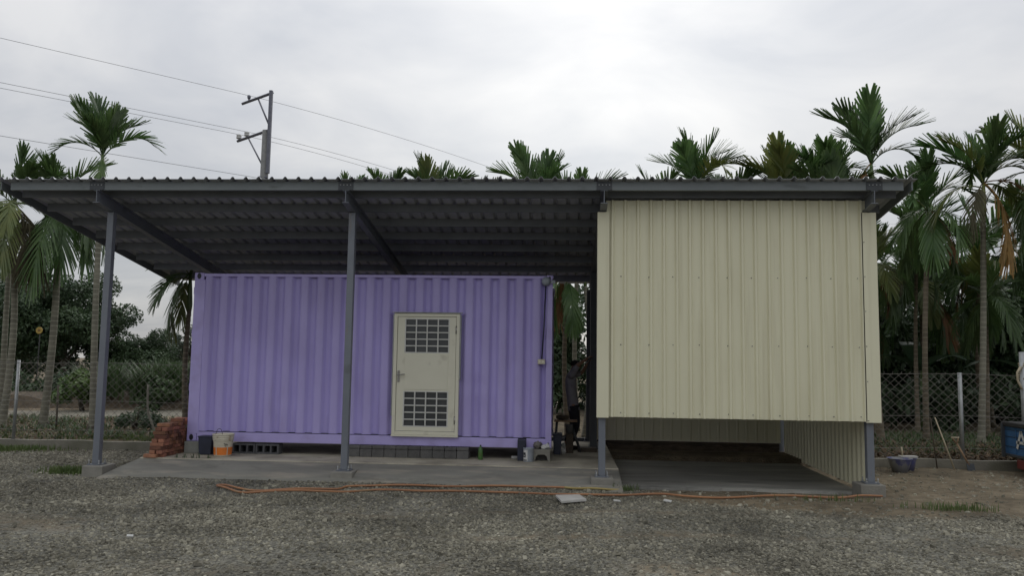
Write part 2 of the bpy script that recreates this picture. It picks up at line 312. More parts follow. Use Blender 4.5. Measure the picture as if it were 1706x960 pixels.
gy = np.concatenate([[-60, -20, -5, 1, 3], np.arange(4, 15.01, 0.2), [15.12, 15.2, 15.5, 16, 17, 18, 20, 23, 27, 32, 40, 60, 100, 200, 500, 1200]])
X, Y = np.meshgrid(gx, gy); nx, ny = len(gx), len(gy)
V = np.stack([X.ravel(), Y.ravel(), gz(X, Y).ravel()], 1)
ii = (np.arange(ny-1)[:, None]*nx+np.arange(nx-1)[None]).ravel()
Q = np.stack([ii, ii+1, ii+1+nx, ii+nx], 1)
gm = bpy.data.materials.new('ground_gravel'); gm.use_nodes = True
t = gm.node_tree; n = t.nodes; l = t.links; b = n['Principled BSDF']; b.inputs['Roughness'].default_value = 0.95; b.inputs['Specular IOR Level'].default_value = 0.2
ge = n.new('ShaderNodeNewGeometry')
vo = n.new('ShaderNodeTexVoronoi'); vo.inputs['Scale'].default_value = 42; l.new(ge.outputs['Position'], vo.inputs['Vector'])
bw = n.new('ShaderNodeRGBToBW'); l.new(vo.outputs['Color'], bw.inputs[0])
rp = n.new('ShaderNodeValToRGB'); rp.color_ramp.elements[0].position = 0.15; rp.color_ramp.elements[1].position = 0.9
rp.color_ramp.elements[0].color = (0.078, 0.075, 0.062, 1); rp.color_ramp.elements[1].color = (0.26, 0.25, 0.205, 1); l.new(bw.outputs[0], rp.inputs[0])
ns = n.new('ShaderNodeTexNoise'); ns.inputs['Scale'].default_value = 5; ns.inputs['Detail'].default_value = 7; ns.inputs['Roughness'].default_value = 0.7; l.new(ge.outputs['Position'], ns.inputs['Vector'])
rd = n.new('ShaderNodeValToRGB'); rd.color_ramp.elements[0].position = 0.3; rd.color_ramp.elements[1].position = 0.72
rd.color_ramp.elements[0].color = (0.10, 0.080, 0.054, 1); rd.color_ramp.elements[1].color = (0.27, 0.222, 0.152, 1); l.new(ns.outputs['Fac'], rd.inputs[0])
at_ = n.new('ShaderNodeAttribute'); at_.attribute_name = 'dirt'
am = n.new('ShaderNodeMath'); am.operation = 'MULTIPLY_ADD'; am.inputs[1].default_value = 1.5; am.inputs[2].default_value = -0.75; l.new(ns.outputs['Fac'], am.inputs[0])
aa = n.new('ShaderNodeMath'); aa.operation = 'ADD'; aa.use_clamp = True; l.new(at_.outputs['Fac'], aa.inputs[0]); l.new(am.outputs[0], aa.inputs[1])
mr = n.new('ShaderNodeMapRange'); mr.inputs[1].default_value = 0.25; mr.inputs[2].default_value = 0.75; l.new(aa.outputs[0], mr.inputs[0])
mg = n.new('ShaderNodeMix'); mg.data_type = 'RGBA'; l.new(mr.outputs[0], mg.inputs['Factor']); l.new(rp.outputs[0], mg.inputs[6]); l.new(rd.outputs[0], mg.inputs[7])
lg = n.new('ShaderNodeTexNoise'); lg.inputs['Scale'].default_value = 0.8; lg.inputs['Detail'].default_value = 4; l.new(ge.outputs['Position'], lg.inputs['Vector'])
lm = n.new('ShaderNodeMapRange'); lm.inputs[1].default_value = 0.3; lm.inputs[2].default_value = 0.7; lm.inputs[3].default_value = 0.55; lm.inputs[4].default_value = 1.25; l.new(lg.outputs['Fac'], lm.inputs[0])
ml = n.new('ShaderNodeVectorMath'); ml.operation = 'SCALE'; l.new(mg.outputs[2], ml.inputs[0]); l.new(lm.outputs[0], ml.inputs['Scale']); l.new(ml.outputs[0], b.inputs['Base Color'])
bu = n.new('ShaderNodeBump'); bu.inputs['Strength'].default_value = 0.8; bu.inputs['Distance'].default_value = 0.02
hh = n.new('ShaderNodeMath'); hh.operation = 'SUBTRACT'; hh.inputs[0].default_value = 1.0; l.new(vo.outputs['Distance'], hh.inputs[1])
ha = n.new('ShaderNodeMath'); ha.operation = 'ADD'; l.new(hh.outputs[0], ha.inputs[0]); l.new(ns.outputs['Fac'], ha.inputs[1]); l.new(ha.outputs[0], bu.inputs['Height']); l.new(bu.outputs[0], b.inputs['Normal'])
ground = np_mesh('ground', V, Q, gm, attrs={'dirt': dirt_mask(X, Y).ravel()}, smooth=True); tag(ground, kind='structure')

# slab under the container with its sloping apron, and the darker pad of the closed bay
slab = MB().box(-6.62, 0.83, 12.28, 16.7, -0.2, 0.23).build('concrete_slab', 'slab', bevel=0.012); tag(slab, kind='structure')
ap = MB()
xs = np.linspace(-6.80, 0.84, 40)
vs = []; fs = []
for i, x in enumerate(xs):
    k = 0.03*math.sin(2.1*x)+0.02*math.sin(5.3*x+1)
    xb = -6.62+(x+6.80)*(0.83+6.62)/(0.84+6.80)
    for (tt) in (0, 0.33, 0.66, 1):
        vs.append((x+(xb-x)*tt, 11.46+k*(1-tt)+tt*(12.275-11.46-0), 0.03+0.185*tt**0.85))
    vs.append((x, 11.46+k, -0.15))
for i in range(len(xs)-1):
    for k in range(3): fs.append((i*5+k, (i+1)*5+k, (i+1)*5+k+1, i*5+k+1))
    fs.append((i*5+4, (i+1)*5+4, (i+1)*5, i*5))
fs.append((0, 1, 2, 3, 4)); e = (len(xs)-1)*5; fs.append((e+4, e+3, e+2, e+1, e))
ap.add(vs, fs, True); apo = ap.build('apron', 'apron', slab)
pad = MB(); xs = np.linspace(0.86, 4.28, 50); vs = []; fs = []
for i, x in enumerate(xs):
    k = 0.05*math.sin(3*x)+0.03*math.sin(7.7*x)+0.02*math.sin(19*x+1)+0.015*math.sin(33*x)
    vs += [(x, 12.02+k, -0.1), (x, 12.02+k, 0.012), (x, 16.45, 0.03), (x, 16.45, -0.1)]
for i in range(len(xs)-1):
    for k in range(3): fs.append((i*4+k, (i+1)*4+k, (i+1)*4+k+1, i*4+k+1))
fs += [(0, 1, 2, 3), tuple((len(xs)-1)*4+k for k in (3, 2, 1, 0))]
pad.add(vs, fs); tag(pad.build('concrete_pad', 'pad'), kind='structure')
pth = MB(); P0 = [(-40, 10.5, 6.5), (-16, 20.2, 3.0), (-11, 22.3, 3.0), (0.5, 31.3, 3.2), (3.5, 33.5, 3.2)]
vs = []; fs = []
for (x, y, wd) in P0: vs += [(x, y+4 if x < -30 else y, 0.134), (x, (y+4 if x < -30 else y)+wd, 0.134)]
for i in range(len(P0)-1): fs.append((2*i, 2*i+2, 2*i+3, 2*i+1))
pth.add(vs, fs); tag(pth.build('path', 'path'), kind='structure')

# ---------------------------------------------------------------- gravel stones
def stones(name, xy, size, zoff=0.0, tone=None):
    n_ = len(xy); base = np.array([(a, b_, c) for c in (-1, 1) for (a, b_) in ((-1, -1), (1, -1), (1, 1), (-1, 1))], float)
    base[4:, :2] *= 0.7
    P = base[None]*(1+rng.uniform(-0.35, 0.35, (n_, 8, 3)))
    P *= (size[:, None]*np.stack([rng.uniform(0.7, 1.25, n_), rng.uniform(0.7, 1.25, n_), rng.uniform(0.35, 0.8, n_)], 1))[:, None, :]
    a = rng.uniform(0, 6.283, n_); tl = rng.normal(0, 0.35, n_)
    ca, sa, ct, st = np.cos(a), np.sin(a), np.cos(tl), np.sin(tl)
    x, y, z = P[..., 0], P[..., 1], P[..., 2]
    y, z = y*ct[:, None]-z*st[:, None], y*st[:, None]+z*ct[:, None]
    x, y = x*ca[:, None]-y*sa[:, None], x*sa[:, None]+y*ca[:, None]
    V = np.stack([x+xy[:, 0:1], y+xy[:, 1:2], z+(gz(xy[:, 0], xy[:, 1])+size*0.25+zoff)[:, None]], -1).reshape(-1, 3)
    q = np.array([(0, 3, 2, 1), (4, 5, 6, 7), (0, 1, 5, 4), (1, 2, 6, 5), (2, 3, 7, 6), (3, 0, 4, 7)])
    Q = (q[None]+8*np.arange(n_)[:, None, None]).reshape(-1, 4)
    tn = rng.random(n_) if tone is None else tone
    return V, Q, np.repeat(tn, 8)
sm = bpy.data.materials.new('stone'); sm.use_nodes = True; n = sm.node_tree.nodes; l = sm.node_tree.links; b = n['Principled BSDF']; b.inputs['Roughness'].default_value = 0.9; b.inputs['Specular IOR Level'].default_value = 0.25
a1 = n.new('ShaderNodeAttribute'); a1.attribute_name = 'tone'; rp = n.new('ShaderNodeValToRGB'); el = rp.color_ramp.elements
el[0].position = 0; el[0].color = (0.105, 0.098, 0.076, 1); el[1].position = 1; el[1].color = (0.37, 0.35, 0.275, 1)
e2 = el.new(0.45); e2.color = (0.212, 0.198, 0.152, 1); e3 = el.new(0.85); e3.color = (0.285, 0.267, 0.207, 1)
l.new(a1.outputs['Fac'], rp.inputs[0])
ge = n.new('ShaderNodeNewGeometry'); lg = n.new('ShaderNodeTexNoise'); lg.inputs['Scale'].default_value = 0.8; lg.inputs['Detail'].default_value = 4; l.new(ge.outputs['Position'], lg.inputs['Vector'])
lm = n.new('ShaderNodeMapRange'); lm.inputs[1].default_value = 0.3; lm.inputs[2].default_value = 0.7; lm.inputs[3].default_value = 0.66; lm.inputs[4].default_value = 1.2; l.new(lg.outputs['Fac'], lm.inputs[0])
ml = n.new('ShaderNodeVectorMath'); ml.operation = 'SCALE'; l.new(rp.outputs[0], ml.inputs[0]); l.new(lm.outputs[0], ml.inputs['Scale']); l.new(ml.outputs[0], b.inputs['Base Color'])
cand = np.stack([rng.uniform(-13.5, 9.5, 470000), 4.8+10.2*rng.random(470000)**0.85], 1)
cx, cy = cand[:, 0], cand[:, 1]
vis = (cx > -0.82*cy-0.9) & (cx < 0.66*cy+0.9)
blocked = ((cx > -6.75) & (cx < 0.9) & (cy > 11.5)) | ((cx > 0.8) & (cx < 4.4) & (cy > 11.95)) | (cy > 15.0)
pr = (1-0.97*dirt_mask(cx, cy))*np.clip(1.15-0.045*cy, 0.3, 1)*(0.62+0.38*np.sin(1.3*cx+0.7*cy)*np.sin(0.8*cx-1.1*cy+2))
keep = vis & ~blocked & (rng.random(len(cand)) < pr)
cand = cand[keep][:150000]
size = 0.0055+0.0115*rng.random(len(cand))**2.0+0.013*(rng.random(len(cand)) < 0.025)
V, Q, tn = stones('gravel', cand, size)
tag(np_mesh('gravel', V, Q, sm, attrs={'tone': tn}), 'grey crushed gravel strewn over the yard in the foreground', 'gravel', kind='stuff')

# ---------------------------------------------------------------- steel shed: roof, posts, beams, cladding
ZF, YF, SL = 4.29, 11.38, 0.16        # rafter top at the front eave, eave line, roof fall per metre
PX = [-7.03, -3.23, 0.555, 4.34]; PY = 11.82
def zr(y): return ZF-SL*(y-YF)         # top of rafters
shed = empty('steel_shed', (-1.3, 14.2, 0)); tag(shed, 'lean-to steel shed with cream ribbed cladding on its right bay', 'shed')
YE, XL, XR = 17.1, -8.54, 4.86
def c_channel(y, h=0.125, wd=0.055, th=0.006, flip=1):
    z = zr(y)
    pr = [(y, z), (y+flip*wd, z), (y+flip*wd, z+th*2), (y+flip*th, z+th*2), (y+flip*th, z+h-th*2), (y+flip*wd, z+h-th*2), (y+flip*wd, z+h), (y, z+h)]
    return pr
MB().prism(c_channel(YF), 'x', XL+0.15, XR-0.12).build('fascia_purlin', 'fascia', shed)
y = 12.30
pm_me = None
while y < YE-0.05:
    MB().prism(c_channel(y, 0.125, 0.05), 'x', XL+0.12, XR-0.10).build('purlin', 'purlin_steel', shed); y += 0.69
# roof sheets: trapezoid ribs 0.2 apart
def rib_profile(width, pitch=0.2, h=0.028, base=0.07, top=0.03, sub=False):
    p = []; k = round(width/pitch); x = 0.0
    for i in range(k):
        c = x+pitch*i+pitch*0.5
        p += [(c-pitch*0.5, 0)] if i == 0 else []
        p += [(c-base/2, 0), (c-top/2, h), (c+top/2, h), (c+base/2, 0)]
    p += [(width, 0)]
    return p
SW = 0.8
def roof_mesh(wd):
    pf = rib_profile(wd, h=0.034, base=0.075, top=0.026); b_ = MB(); vs = []
    L_ = [YF-0.10, YF+1.5, YF+3, YF+4.5, YE]
    for yy in L_: vs += [(x, yy, zr(yy)+0.128+h_) for x, h_ in pf]
    k = len(pf); fs = [(j*k+i, j*k+i+1, (j+1)*k+i+1, (j+1)*k+i) for j in range(len(L_)-1) for i in range(k-1)]
    b_.add(vs, fs); me = b_.mesh('roof_sheet'); me.materials.append(M['roof_sheet']); return me
rm = roof_mesh(SW); nr = int((XR-XL)/SW)
for i in range(nr+1):
    o = link('roof_sheet', rm, shed, loc=(XL-0.03+i*(XR-XL)/(nr+0.93)*1.0, 0, 0.0015*(i % 2)))
    so_ = o.modifiers.new('thickness', 'SOLIDIFY'); so_.thickness = 0.003
# gable trims
for x0 in (XL, XR-0.02):
    vs = []
    for yy in (YF-0.02, YE): vs += [(x0, yy, zr(yy)-0.005), (x0+0.02, yy, zr(yy)-0.005), (x0+0.02, yy, zr(yy)+0.126), (x0, yy, zr(yy)+0.126)]
    MB().add(vs, [(0, 1, 5, 4), (1, 2, 6, 5), (2, 3, 7, 6), (3, 0, 4, 7), (0, 3, 2, 1), (4, 5, 6, 7)]).build('gable_trim', 'fascia', shed)
# rafters (H sections), each with end plate
def hbeam_sloped(b_, x, y0, y1, h=0.19, wd=0.10, th=0.009):
    def bx(xa, xb, da, db):
        vs = []
        for yy in (y0, y1): vs += [(xa, yy, zr(yy)-db), (xb, yy, zr(yy)-db), (xb, yy, zr(yy)-da), (xa, yy, zr(yy)-da)]
        b_.add(vs, [(0, 1, 5, 4), (1, 2, 6, 5), (2, 3, 7, 6), (3, 0, 4, 7), (0, 3, 2, 1), (4, 5, 6, 7)])
    bx(x-wd/2, x+wd/2, 0.001, th); bx(x-wd/2, x+wd/2, h-th, h); bx(x-0.005, x+0.005, th, h-th)
for i, x in enumerate(PX):
    b_ = MB(); hbeam_sloped(b_, x, YF-0.005, YE-0.25); ra = b_.build('rafter', 'steel', shed)
    MB().box(x-0.11, x+0.11, YF-0.012, YF-0.002, zr(YF)+0.002, zr(YF)+0.122).build('splice_plate', 'dark_steel', ra)
    for k in range(4): MB().tube([(x-0.075+0.05*k, YF-0.012, zr(YF)+0.075), (x-0.075+0.05*k, YF-0.022, zr(YF)+0.075)], 0.009, 6).build('bolt', 'galv', ra)
# eave tie beam between post heads
MB().box(XL+0.12, XR-0.1, PY-0.13, PY-0.08, zr(PY-0.13)+0.003, zr(PY-0.13)+0.11).build('eave_purlin', 'purlin_steel', shed)
# posts: square hollow, base plate, anchors, concrete plinth
def post(x, y, z0, z1, s=0.10, m_='steel'):
    p = MB().box(x-s/2, x+s/2, y-s/2, y+s/2, z0+0.012, z1).build('post', m_, shed, bevel=0.006)
    MB().box(x-0.10, x+0.10, y-0.10, y+0.10, z0, z0+0.012).build('base_plate', 'steel', p)
    for sx in (-1, 1):
        for sy in (-1, 1):
            a = MB(); a.tube([(x+sx*0.078, y+sy*0.078, z0+0.005), (x+sx*0.078, y+sy*0.078, z0+0.075)], 0.008, 6)
            a.tube([(x+sx*0.078, y+sy*0.078, z0+0.012), (x+sx*0.078, y+sy*0.078, z0+0.03)], 0.015, 6)
            a.build('anchor_bolt', 'galv', p)
    return p
for i, x in enumerate(PX):
    post(x, PY, 0.17, zr(PY)-0.19)
    dx = 0.035 if i == 0 else 0.0
    if i == 3: MB().box(x-0.19, x+0.15, PY-0.17, PY+0.19, -0.15, 0.165).build('plinth', 'concrete', shed, bevel=0.012)
    else: MB().box(x-0.16+dx, x+0.16+dx, PY-0.18, PY+0.20, -0.15, 0.168).build('plinth', 'concrete', shed, bevel=0.012)
YB = 16.42
for x in (-7.03, -3.23, 0.50, 4.34):
    yb_ = YB if x < 0.6 else YB+0.09
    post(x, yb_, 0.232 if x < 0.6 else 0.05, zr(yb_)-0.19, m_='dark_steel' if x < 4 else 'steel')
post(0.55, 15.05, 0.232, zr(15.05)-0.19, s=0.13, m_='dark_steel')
MB().box(-7.0, 0.45, YB-0.03, YB+0.03, 0.20, 0.30).build('sill_beam', 'dark_steel', shed)
MB().box(0.62, 4.28, YB-0.03, YB+0.03, 0.14, 0.27).build('sill_beam', 'dark_wood', shed)
# wall sheets
def wall_sheet(wd, z0, zl, zr_, mt, xf, pitch=0.2, h=0.034, base=0.058, top=0.026, name='wall_sheet'):
    """xf maps (u along wall, out, z) to a point"""
    pf = rib_profile(wd, pitch, h, base, top); b_ = MB(); vs = []
    for (u, o_) in pf:
        zt = zl+(zr_-zl)*u/wd
        vs += [xf(u, o_, z0), xf(u, o_, zt)]
    b_.add(vs, [(2*i, 2*i+2, 2*i+3, 2*i+1) for i in range(len(pf)-1)])
    o = b_.build(name, mt, shed, recalc=False); s_ = o.modifiers.new('thickness', 'SOLIDIFY'); s_.thickness = 0.003; return o
FX0, FX1, FZ0 = 0.60, 4.36, 1.035
YW = PY-0.085
ztop = zr(YW)-0.02
nS = 5; wS = (FX1-FX0)/nS
for i in range(nS):
    wall_sheet(wS, FZ0-0.001*(i % 2), ztop, ztop, 'cream_sheet', lambda u, o_, z, i=i: (FX0+i*wS+u, YW-o_-0.0015*(i % 2), z), pitch=wS/4)
# corner flashings of the front wall
for (xa, xb) in ((0.475, 0.645), (4.265, 4.475)):
    MB().box(xa, xb, YW-0.034, YW-0.028, FZ0-0.012, zr(YW)-0.2).build('corner_flashing', 'cream_sheet', shed)
    xo = xa if xa < 1 else xb-0.006
    MB().box(xo, xo+0.006, YW-0.028, PY+0.07, FZ0-0.012, zr(YW)-0.2).build('corner_flashing', 'cream_sheet', shed)
# screws, one small part per row
for z in (1.10, 2.085, 3.075):
    s_ = MB()
    for i in range(10):
        x = FX0+0.22+i*0.376+(0.03 if i % 3 == 1 else 0)
        if x > 4.25: break
        s_.tube([(x, YW, z+random.uniform(-0.012, 0.012)), (x, YW-0.010, z)], 0.0065, 6)
    tag(s_.build('screw', 'dark_steel', shed), kind='stuff')
for z in (1.05, 1.6, 2.1, 2.6, 3.1, 3.6):
    MB().tube([(4.295, YW-0.03, z), (4.295, YW-0.042, z)], 0.0065, 6).build('screw', 'dark_steel', shed)
# girts behind front wall
for z in (1.09, 2.08, 3.07):
    MB().box(0.60, 4.30, YW+0.006, YW+0.05, z-0.04, z+0.04).build('girt', 'steel', shed)
# right side wall (seen from inside below the front panel) and left side wall, rear wall
LW = (YB-0.05)-(PY+0.06); nL = 6; wL = LW/nL
for i in range(nL):
    y0 = PY+0.06+i*wL
    wall_sheet(wL, 0.03+0.03*(i/nL), zr(y0)-0.2, zr(y0+wL)-0.2, 'cream_sheet', lambda u, o_, z, y0=y0, i=i: (4.385-o_-0.0015*(i % 2), y0+u, z), pitch=wL/4, h=0.03, base=0.075, top=0.035)
for i in range(5):
    wall_sheet(0.75, 0.275, zr(YB)-0.2, zr(YB)-0.2, 'cream_sheet', lambda u, o_, z, i=i: (0.57+i*0.745+u, YB-0.035-o_-0.0015*(i % 2), z), pitch=0.1875, h=0.012)
# earth bank below the rear wall of the closed bay
eb = MB(); xs = np.linspace(0.88, 4.25, 30); vs = []; fs = []
for x in xs:
    k = 0.02*math.sin(9*x)+0.015*math.sin(23*x)
    vs += [(x, 16.25+k, 0.0), (x, 16.32+k*0.5, 0.15+k), (x, 16.40, 0.20+k), (x, 16.46, 0.0)]
for i in range(len(xs)-1):
    for k in range(3): fs.append((i*4+k, (i+1)*4+k, (i+1)*4+k+1, i*4+k+1))
eb.add(vs, fs); tag(eb.build('earth_bank', 'soil'), kind='structure')

# ---------------------------------------------------------------- container
CX0, CX1, CY0, CY1, CZ0, CZ1 = -6.253, -0.195, 13.06, 15.50, 0.42, 3.235
con = empty('shipping_container', (-3.22, 14.28, 0.23)); tag(con, 'purple corrugated shipping container with a cream door under the shed roof', 'container')
pf = []; per = 0.278; x = CX0+0.19; x_end = CX1-0.10
while x < x_end-0.02:
    for (dx, dy) in ((0, 0.0), (0.05, -0.002), (0.095, 0.0), (0.112, 0.012), (0.140, 0.062), (0.156, 0.074), (0.212, 0.074), (0.228, 0.062), (0.258, 0.012)):
        if x+dx < x_end: pf.append((x+dx, CY0+0.012+dy))
    x += per
pf.append((x_end, pf[-1][1]))
vs = []; ZL = list(np.linspace(CZ0+0.165, CZ1-0.055, 40))
for (xx, yy) in pf:
    for z in ZL:
        d = 0.006*math.sin(2.3*xx+1.1*z)*math.sin(1.7*z+0.8*xx)
        d += 0.012*math.exp(-((xx+4.55)**2+(z-1.15)**2)/0.02)+0.010*math.exp(-((xx+1.4)**2+(z-1.35)**2)/0.05)*math.sin(14*z)+0.012*math.exp(-((xx+0.9)**2+(z-0.7)**2)/0.03)
        vs.append((xx, yy+d, z))
nz = len(ZL); fs = [(i*nz+k, (i+1)*nz+k, (i+1)*nz+k+1, i*nz+k+1) for i in range(len(pf)-1) for k in range(nz-1)]
MB().add(vs, fs, True).build('side_panel', 'purple', con, recalc=False)
MB().box(CX0+0.03, CX1-0.03, CY0+0.10, CY1-0.02, CZ0+0.12, CZ1-0.03).build('shell', 'purple', con)
MB().box(CX0+0.002, CX0+0.19, CY0+0.002, CY0+0.16, CZ0+0.118, CZ1-0.118).build('corner_post', 'purple_rail', con, bevel=0.006)
MB().box(CX1-0.10, CX1-0.002, CY0+0.002, CY0+0.16, CZ0+0.118, CZ1-0.118).build('corner_post', 'purple_rail', con, bevel=0.006)
MB().box(CX0+0.01, CX0+0.16, CY1-0.16, CY1-0.002, CZ0+0.118, CZ1-0.118).build('corner_post', 'purple_rail', con)
MB().box(CX1-0.16, CX1-0.01, CY1-0.16, CY1-0.002, CZ0+0.118, CZ1-0.118).build('corner_post', 'purple_rail', con)
for (xx, sx) in ((CX0, 1), (CX1, -1)):
    for yy, sy in ((CY0, 1), (CY1, -1)):
        for z in (CZ0, CZ1-0.118):
            wd = 0.162 if xx == CX0 else 0.10
            cc = MB().box(min(xx, xx+sx*wd), max(xx, xx+sx*wd), min(yy, yy+sy*0.16), max(yy, yy+sy*0.16), z, z+0.117).build('corner_casting', 'purple_rail', con, bevel=0.008)
            if sy == 1:
                h_ = MB(); xc = xx+sx*(0.08 if xx == CX0 else 0.055); k = 20; rr = (0.034, 0.05) if xx == CX0 else (0.02, 0.036)
                ring = [(xc+rr[0]*math.cos(6.283*q/k), yy-0.003, z+0.062+rr[1]*math.sin(6.283*q/k)) for q in range(k)]
                h_.add(ring+[(a, yy+0.02, c) for a, _, c in ring], [tuple(range(k)), tuple(range(k, 2*k))]+[(q, (q+1) % k, k+(q+1) % k, k+q) for q in range(k)]).build('lock_hole', 'ink', cc)
MB().box(CX0+0.162, CX1-0.10, CY0+0.004, CY0+0.06, CZ1-0.062, CZ1-0.012).build('top_rail', 'purple_rail', con, bevel=0.006)
MB().box(CX0+0.170, -0.735, CY0+0.006, CY0+0.06, CZ0+0.002, CZ0+0.152).build('bottom_rail', 'purple_rail', con, bevel=0.005)
MB().box(-0.60, CX1-0.10, CY0+0.012, CY0+0.06, CZ0+0.002, CZ0+0.152).build('bottom_rail', 'purple_rail', con, bevel=0.005)
MB().box(-0.735, -0.60, CY0+0.04, CY0+0.07, CZ0+0.01, CZ0+0.152).build('fork_pocket', 'ink', con)
MB().box(CX0+0.17, CX1-0.1, CY0+0.05, CY0+0.055, CZ0+0.152, CZ0+0.17).build('seam', 'ink', con)
# welds / lashing bars on the left end
for z in (2.87, 2.15, 1.25):
    MB().box(CX0-0.018, CX0+0.004, CY0+0.03, CY0+0.06, z, z+0.12).build('lashing_lug', 'purple_rail', con)
# door
DX0, DX1, DZ0, DZ1 = -2.805, -1.715, 0.60, 2.585
DY = CY0-0.035
door = MB(); fw = 0.055
door.box(DX0, DX0+fw, DY, CY0+0.07, DZ0, DZ1).box(DX1-fw, DX1, DY, CY0+0.07, DZ0, DZ1).box(DX0+fw, DX1-fw, DY, CY0+0.07, DZ1-fw, DZ1).box(DX0+fw, DX1-fw, DY, CY0+0.07, DZ0, DZ0+fw)
door = door.build('door', 'cream_door', con, bevel=0.004)
LX0, LX1, LZ0, LZ1 = DX0+fw+0.006, DX1-fw-0.006, DZ0+fw+0.006, DZ1-fw-0.006
W1 = (-2.61, -1.885, 1.935, 2.49); W2 = (-2.625, -1.90, 0.735, 1.30)
lf = MB(); LY0, LY1 = DY+0.014, CY0+0.06
wx0, wx1 = -2.618, -1.893
lf.box(LX0, wx0, LY0, LY1, LZ0, LZ1).box(wx1, LX1, LY0, LY1, LZ0, LZ1)
lf.box(wx0, wx1, LY0, LY1, W1[3], LZ1).box(wx0, wx1, LY0, LY1, W2[3], W1[2]).box(wx0, wx1, LY0, LY1, LZ0, W2[2])
lf.build('door_leaf', 'cream_door', door)
MB().box(wx0+0.004, wx1-0.004, LY0-0.006, LY0+0.002, W2[3]+0.03, W1[2]-0.03).build('door_panel', 'cream_door', door, bevel=0.004)
pane_me = None
for (z0, z1) in ((W1[2], W1[3]), (W2[2], W2[3])):
    nc, nrw = 4, 5; pw = (wx1-wx0)/nc; ph = (z1-z0)/nrw
    for i in range(nc+1):
        xx = wx0+i*pw; MB().box(xx-0.010, xx+0.010, LY0-0.004, LY0+0.014, z0, z1).build('bar', 'bar', door)
    for j in range(nrw+1):
        zq = z0+j*ph; MB().box(wx0, wx1, LY0-0.001, LY0+0.017, zq-0.009, zq+0.009).build('bar', 'bar', door)
    for i in range(nc):
        for j in range(nrw):
            me_ = MB().box(-pw/2+0.011, pw/2-0.011, 0.022, 0.030, -ph/2+0.010, ph/2-0.010)
            if pane_me is None: pane_me = me_.mesh('pane'); pane_me.materials.append(M['pane'])
            link('pane', pane_me, door, loc=(wx0+(i+0.5)*pw, LY0, z0+(j+0.5)*ph))
MB().box(DX0-0.03, DX1+0.04, DY-0.03, CY0+0.03, DZ1+0.004, DZ1+0.016).build('rain_cap', 'galv', door)
MB().box(DX0-0.02, DX0-0.002, DY+0.01, CY0+0.03, DZ0+0.3, DZ1-0.02).build('edge_strip', 'galv', door)
MB().box(DX1+0.002, DX1+0.022, DY+0.008, CY0+0.03, DZ0+0.9, DZ1-0.02).build('edge_strip', 'galv', door)
MB().box(DX0-0.004, DX1+0.004, DY-0.02, CY0+0.02, DZ0-0.03, DZ0-0.002).build('threshold', 'cream_door', door, bevel=0.004)
hx, hz = -2.712, 1.55
hd = MB().box(hx-0.018, hx+0.018, LY0-0.012, LY0, hz-0.10, hz+0.09).build('handle', 'chrome', door, bevel=0.004)
MB().tube([(hx, LY0, hz+0.02), (hx, LY0-0.05, hz+0.02), (hx+0.02, LY0-0.055, hz+0.02), (hx+0.11, LY0-0.052, hz+0.028)], [0.012, 0.012, 0.012, 0.009], 8).build('lever', 'chrome', door)
for z in (2.25, 0.78): MB().tube([(LX1+0.004, LY0-0.008, z), (LX1+0.004, LY0-0.008, z+0.13)], 0.012, 8).build('hinge', 'chrome', door)
# round bulkhead lamp, conduit and socket
lp = MB().lathe([(0.0, 0.085), (0.03, 0.083), (0.055, 0.07), (0.072, 0.04), (0.078, 0.0), (0.06, -0.01), (0.06, -0.06)], n=20)
lp.v = [(v[0]-0.305, CY0-0.015-v[2]*1.0, v[1]+3.13) for v in lp.v]
wl = lp.build('wall_lamp', 'can_grey', con)
MB().box(-0.26, -0.16, CY0-0.03, CY0-0.005, 3.10, 3.15).build('bracket', 'can_grey', wl)
MB().tube([(-0.24, CY0-0.02, 3.13), (-0.21, CY0-0.02, 3.17), (-0.19, CY0-0.015, 3.21)], 0.012, 6).build('bracket', 'purple_rail', wl)
MB().tube([(-0.312, CY0-0.008, 3.06), (-0.335, CY0-0.010, 2.4), (-0.365, CY0-0.010, 1.85)], 0.011, 8).build('conduit', 'navy_plastic', con)
MB().tube([(-0.285, CY0-0.004, 3.03), (-0.300, CY0-0.006, 2.4), (-0.31, CY0-0.006, 2.2)], 0.006, 6).build('cable', 'purple_rail', con)
sk = MB().box(-0.43, -0.31, CY0-0.05, CY0+0.01, 1.775, 1.855).build('socket', 'bucket_white', con, bevel=0.005)
for dx in (-0.028, 0.028): MB().box(-0.37+dx-0.014, -0.37+dx+0.014, CY0-0.054, CY0-0.049, 1.80, 1.832).build('socket_face', 'cream_door', sk)

# ---------------------------------------------------------------- things in front of and under the container
S = 0.23
# concrete packing block under the left corner
tag(MB().box(-6.245, -5.985, 12.98, 13.30, S, CZ0-0.002).build('packing_block', 'pale_block', bevel=0.006), 'smooth pale concrete block under the left corner of the purple container', 'block')
# hollow blocks on their side
def hollow_block(x0, lab):
    Lb, Hb, Db, tw = 0.39, 0.165, 0.19, 0.028
    e = empty('hollow_block', (x0+Lb/2, 13.15, S)); b_ = MB(); y0 = 13.06
    b_.box(x0, x0+Lb, y0, y0+Db, S, S+tw).box(x0, x0+Lb, y0, y0+Db, S+Hb-tw, S+Hb)
    for k in range(4):
        xa = x0+k*(Lb-tw)/3; b_.box(xa, xa+tw, y0, y0+Db, S+tw, S+Hb-tw)
    bpy.data.objects.remove(e)
    o = b_.build('hollow_block', 'hollow'); tag(o, lab, 'block', 'hollow blocks under the container'); MB().box(x0+0.01, x0+Lb-0.01, y0+Db-0.02, y0+Db-0.01, S+0.02, S+Hb-0.02).build('core_shade', 'ink', o)  # black backing sheet paints the shade inside the open cores
hollow_block(-5.47, 'dark hollow concrete block right beside the orange and white bucket')
hollow_block(-5.07, 'dark hollow concrete block one further right from the orange and white bucket')
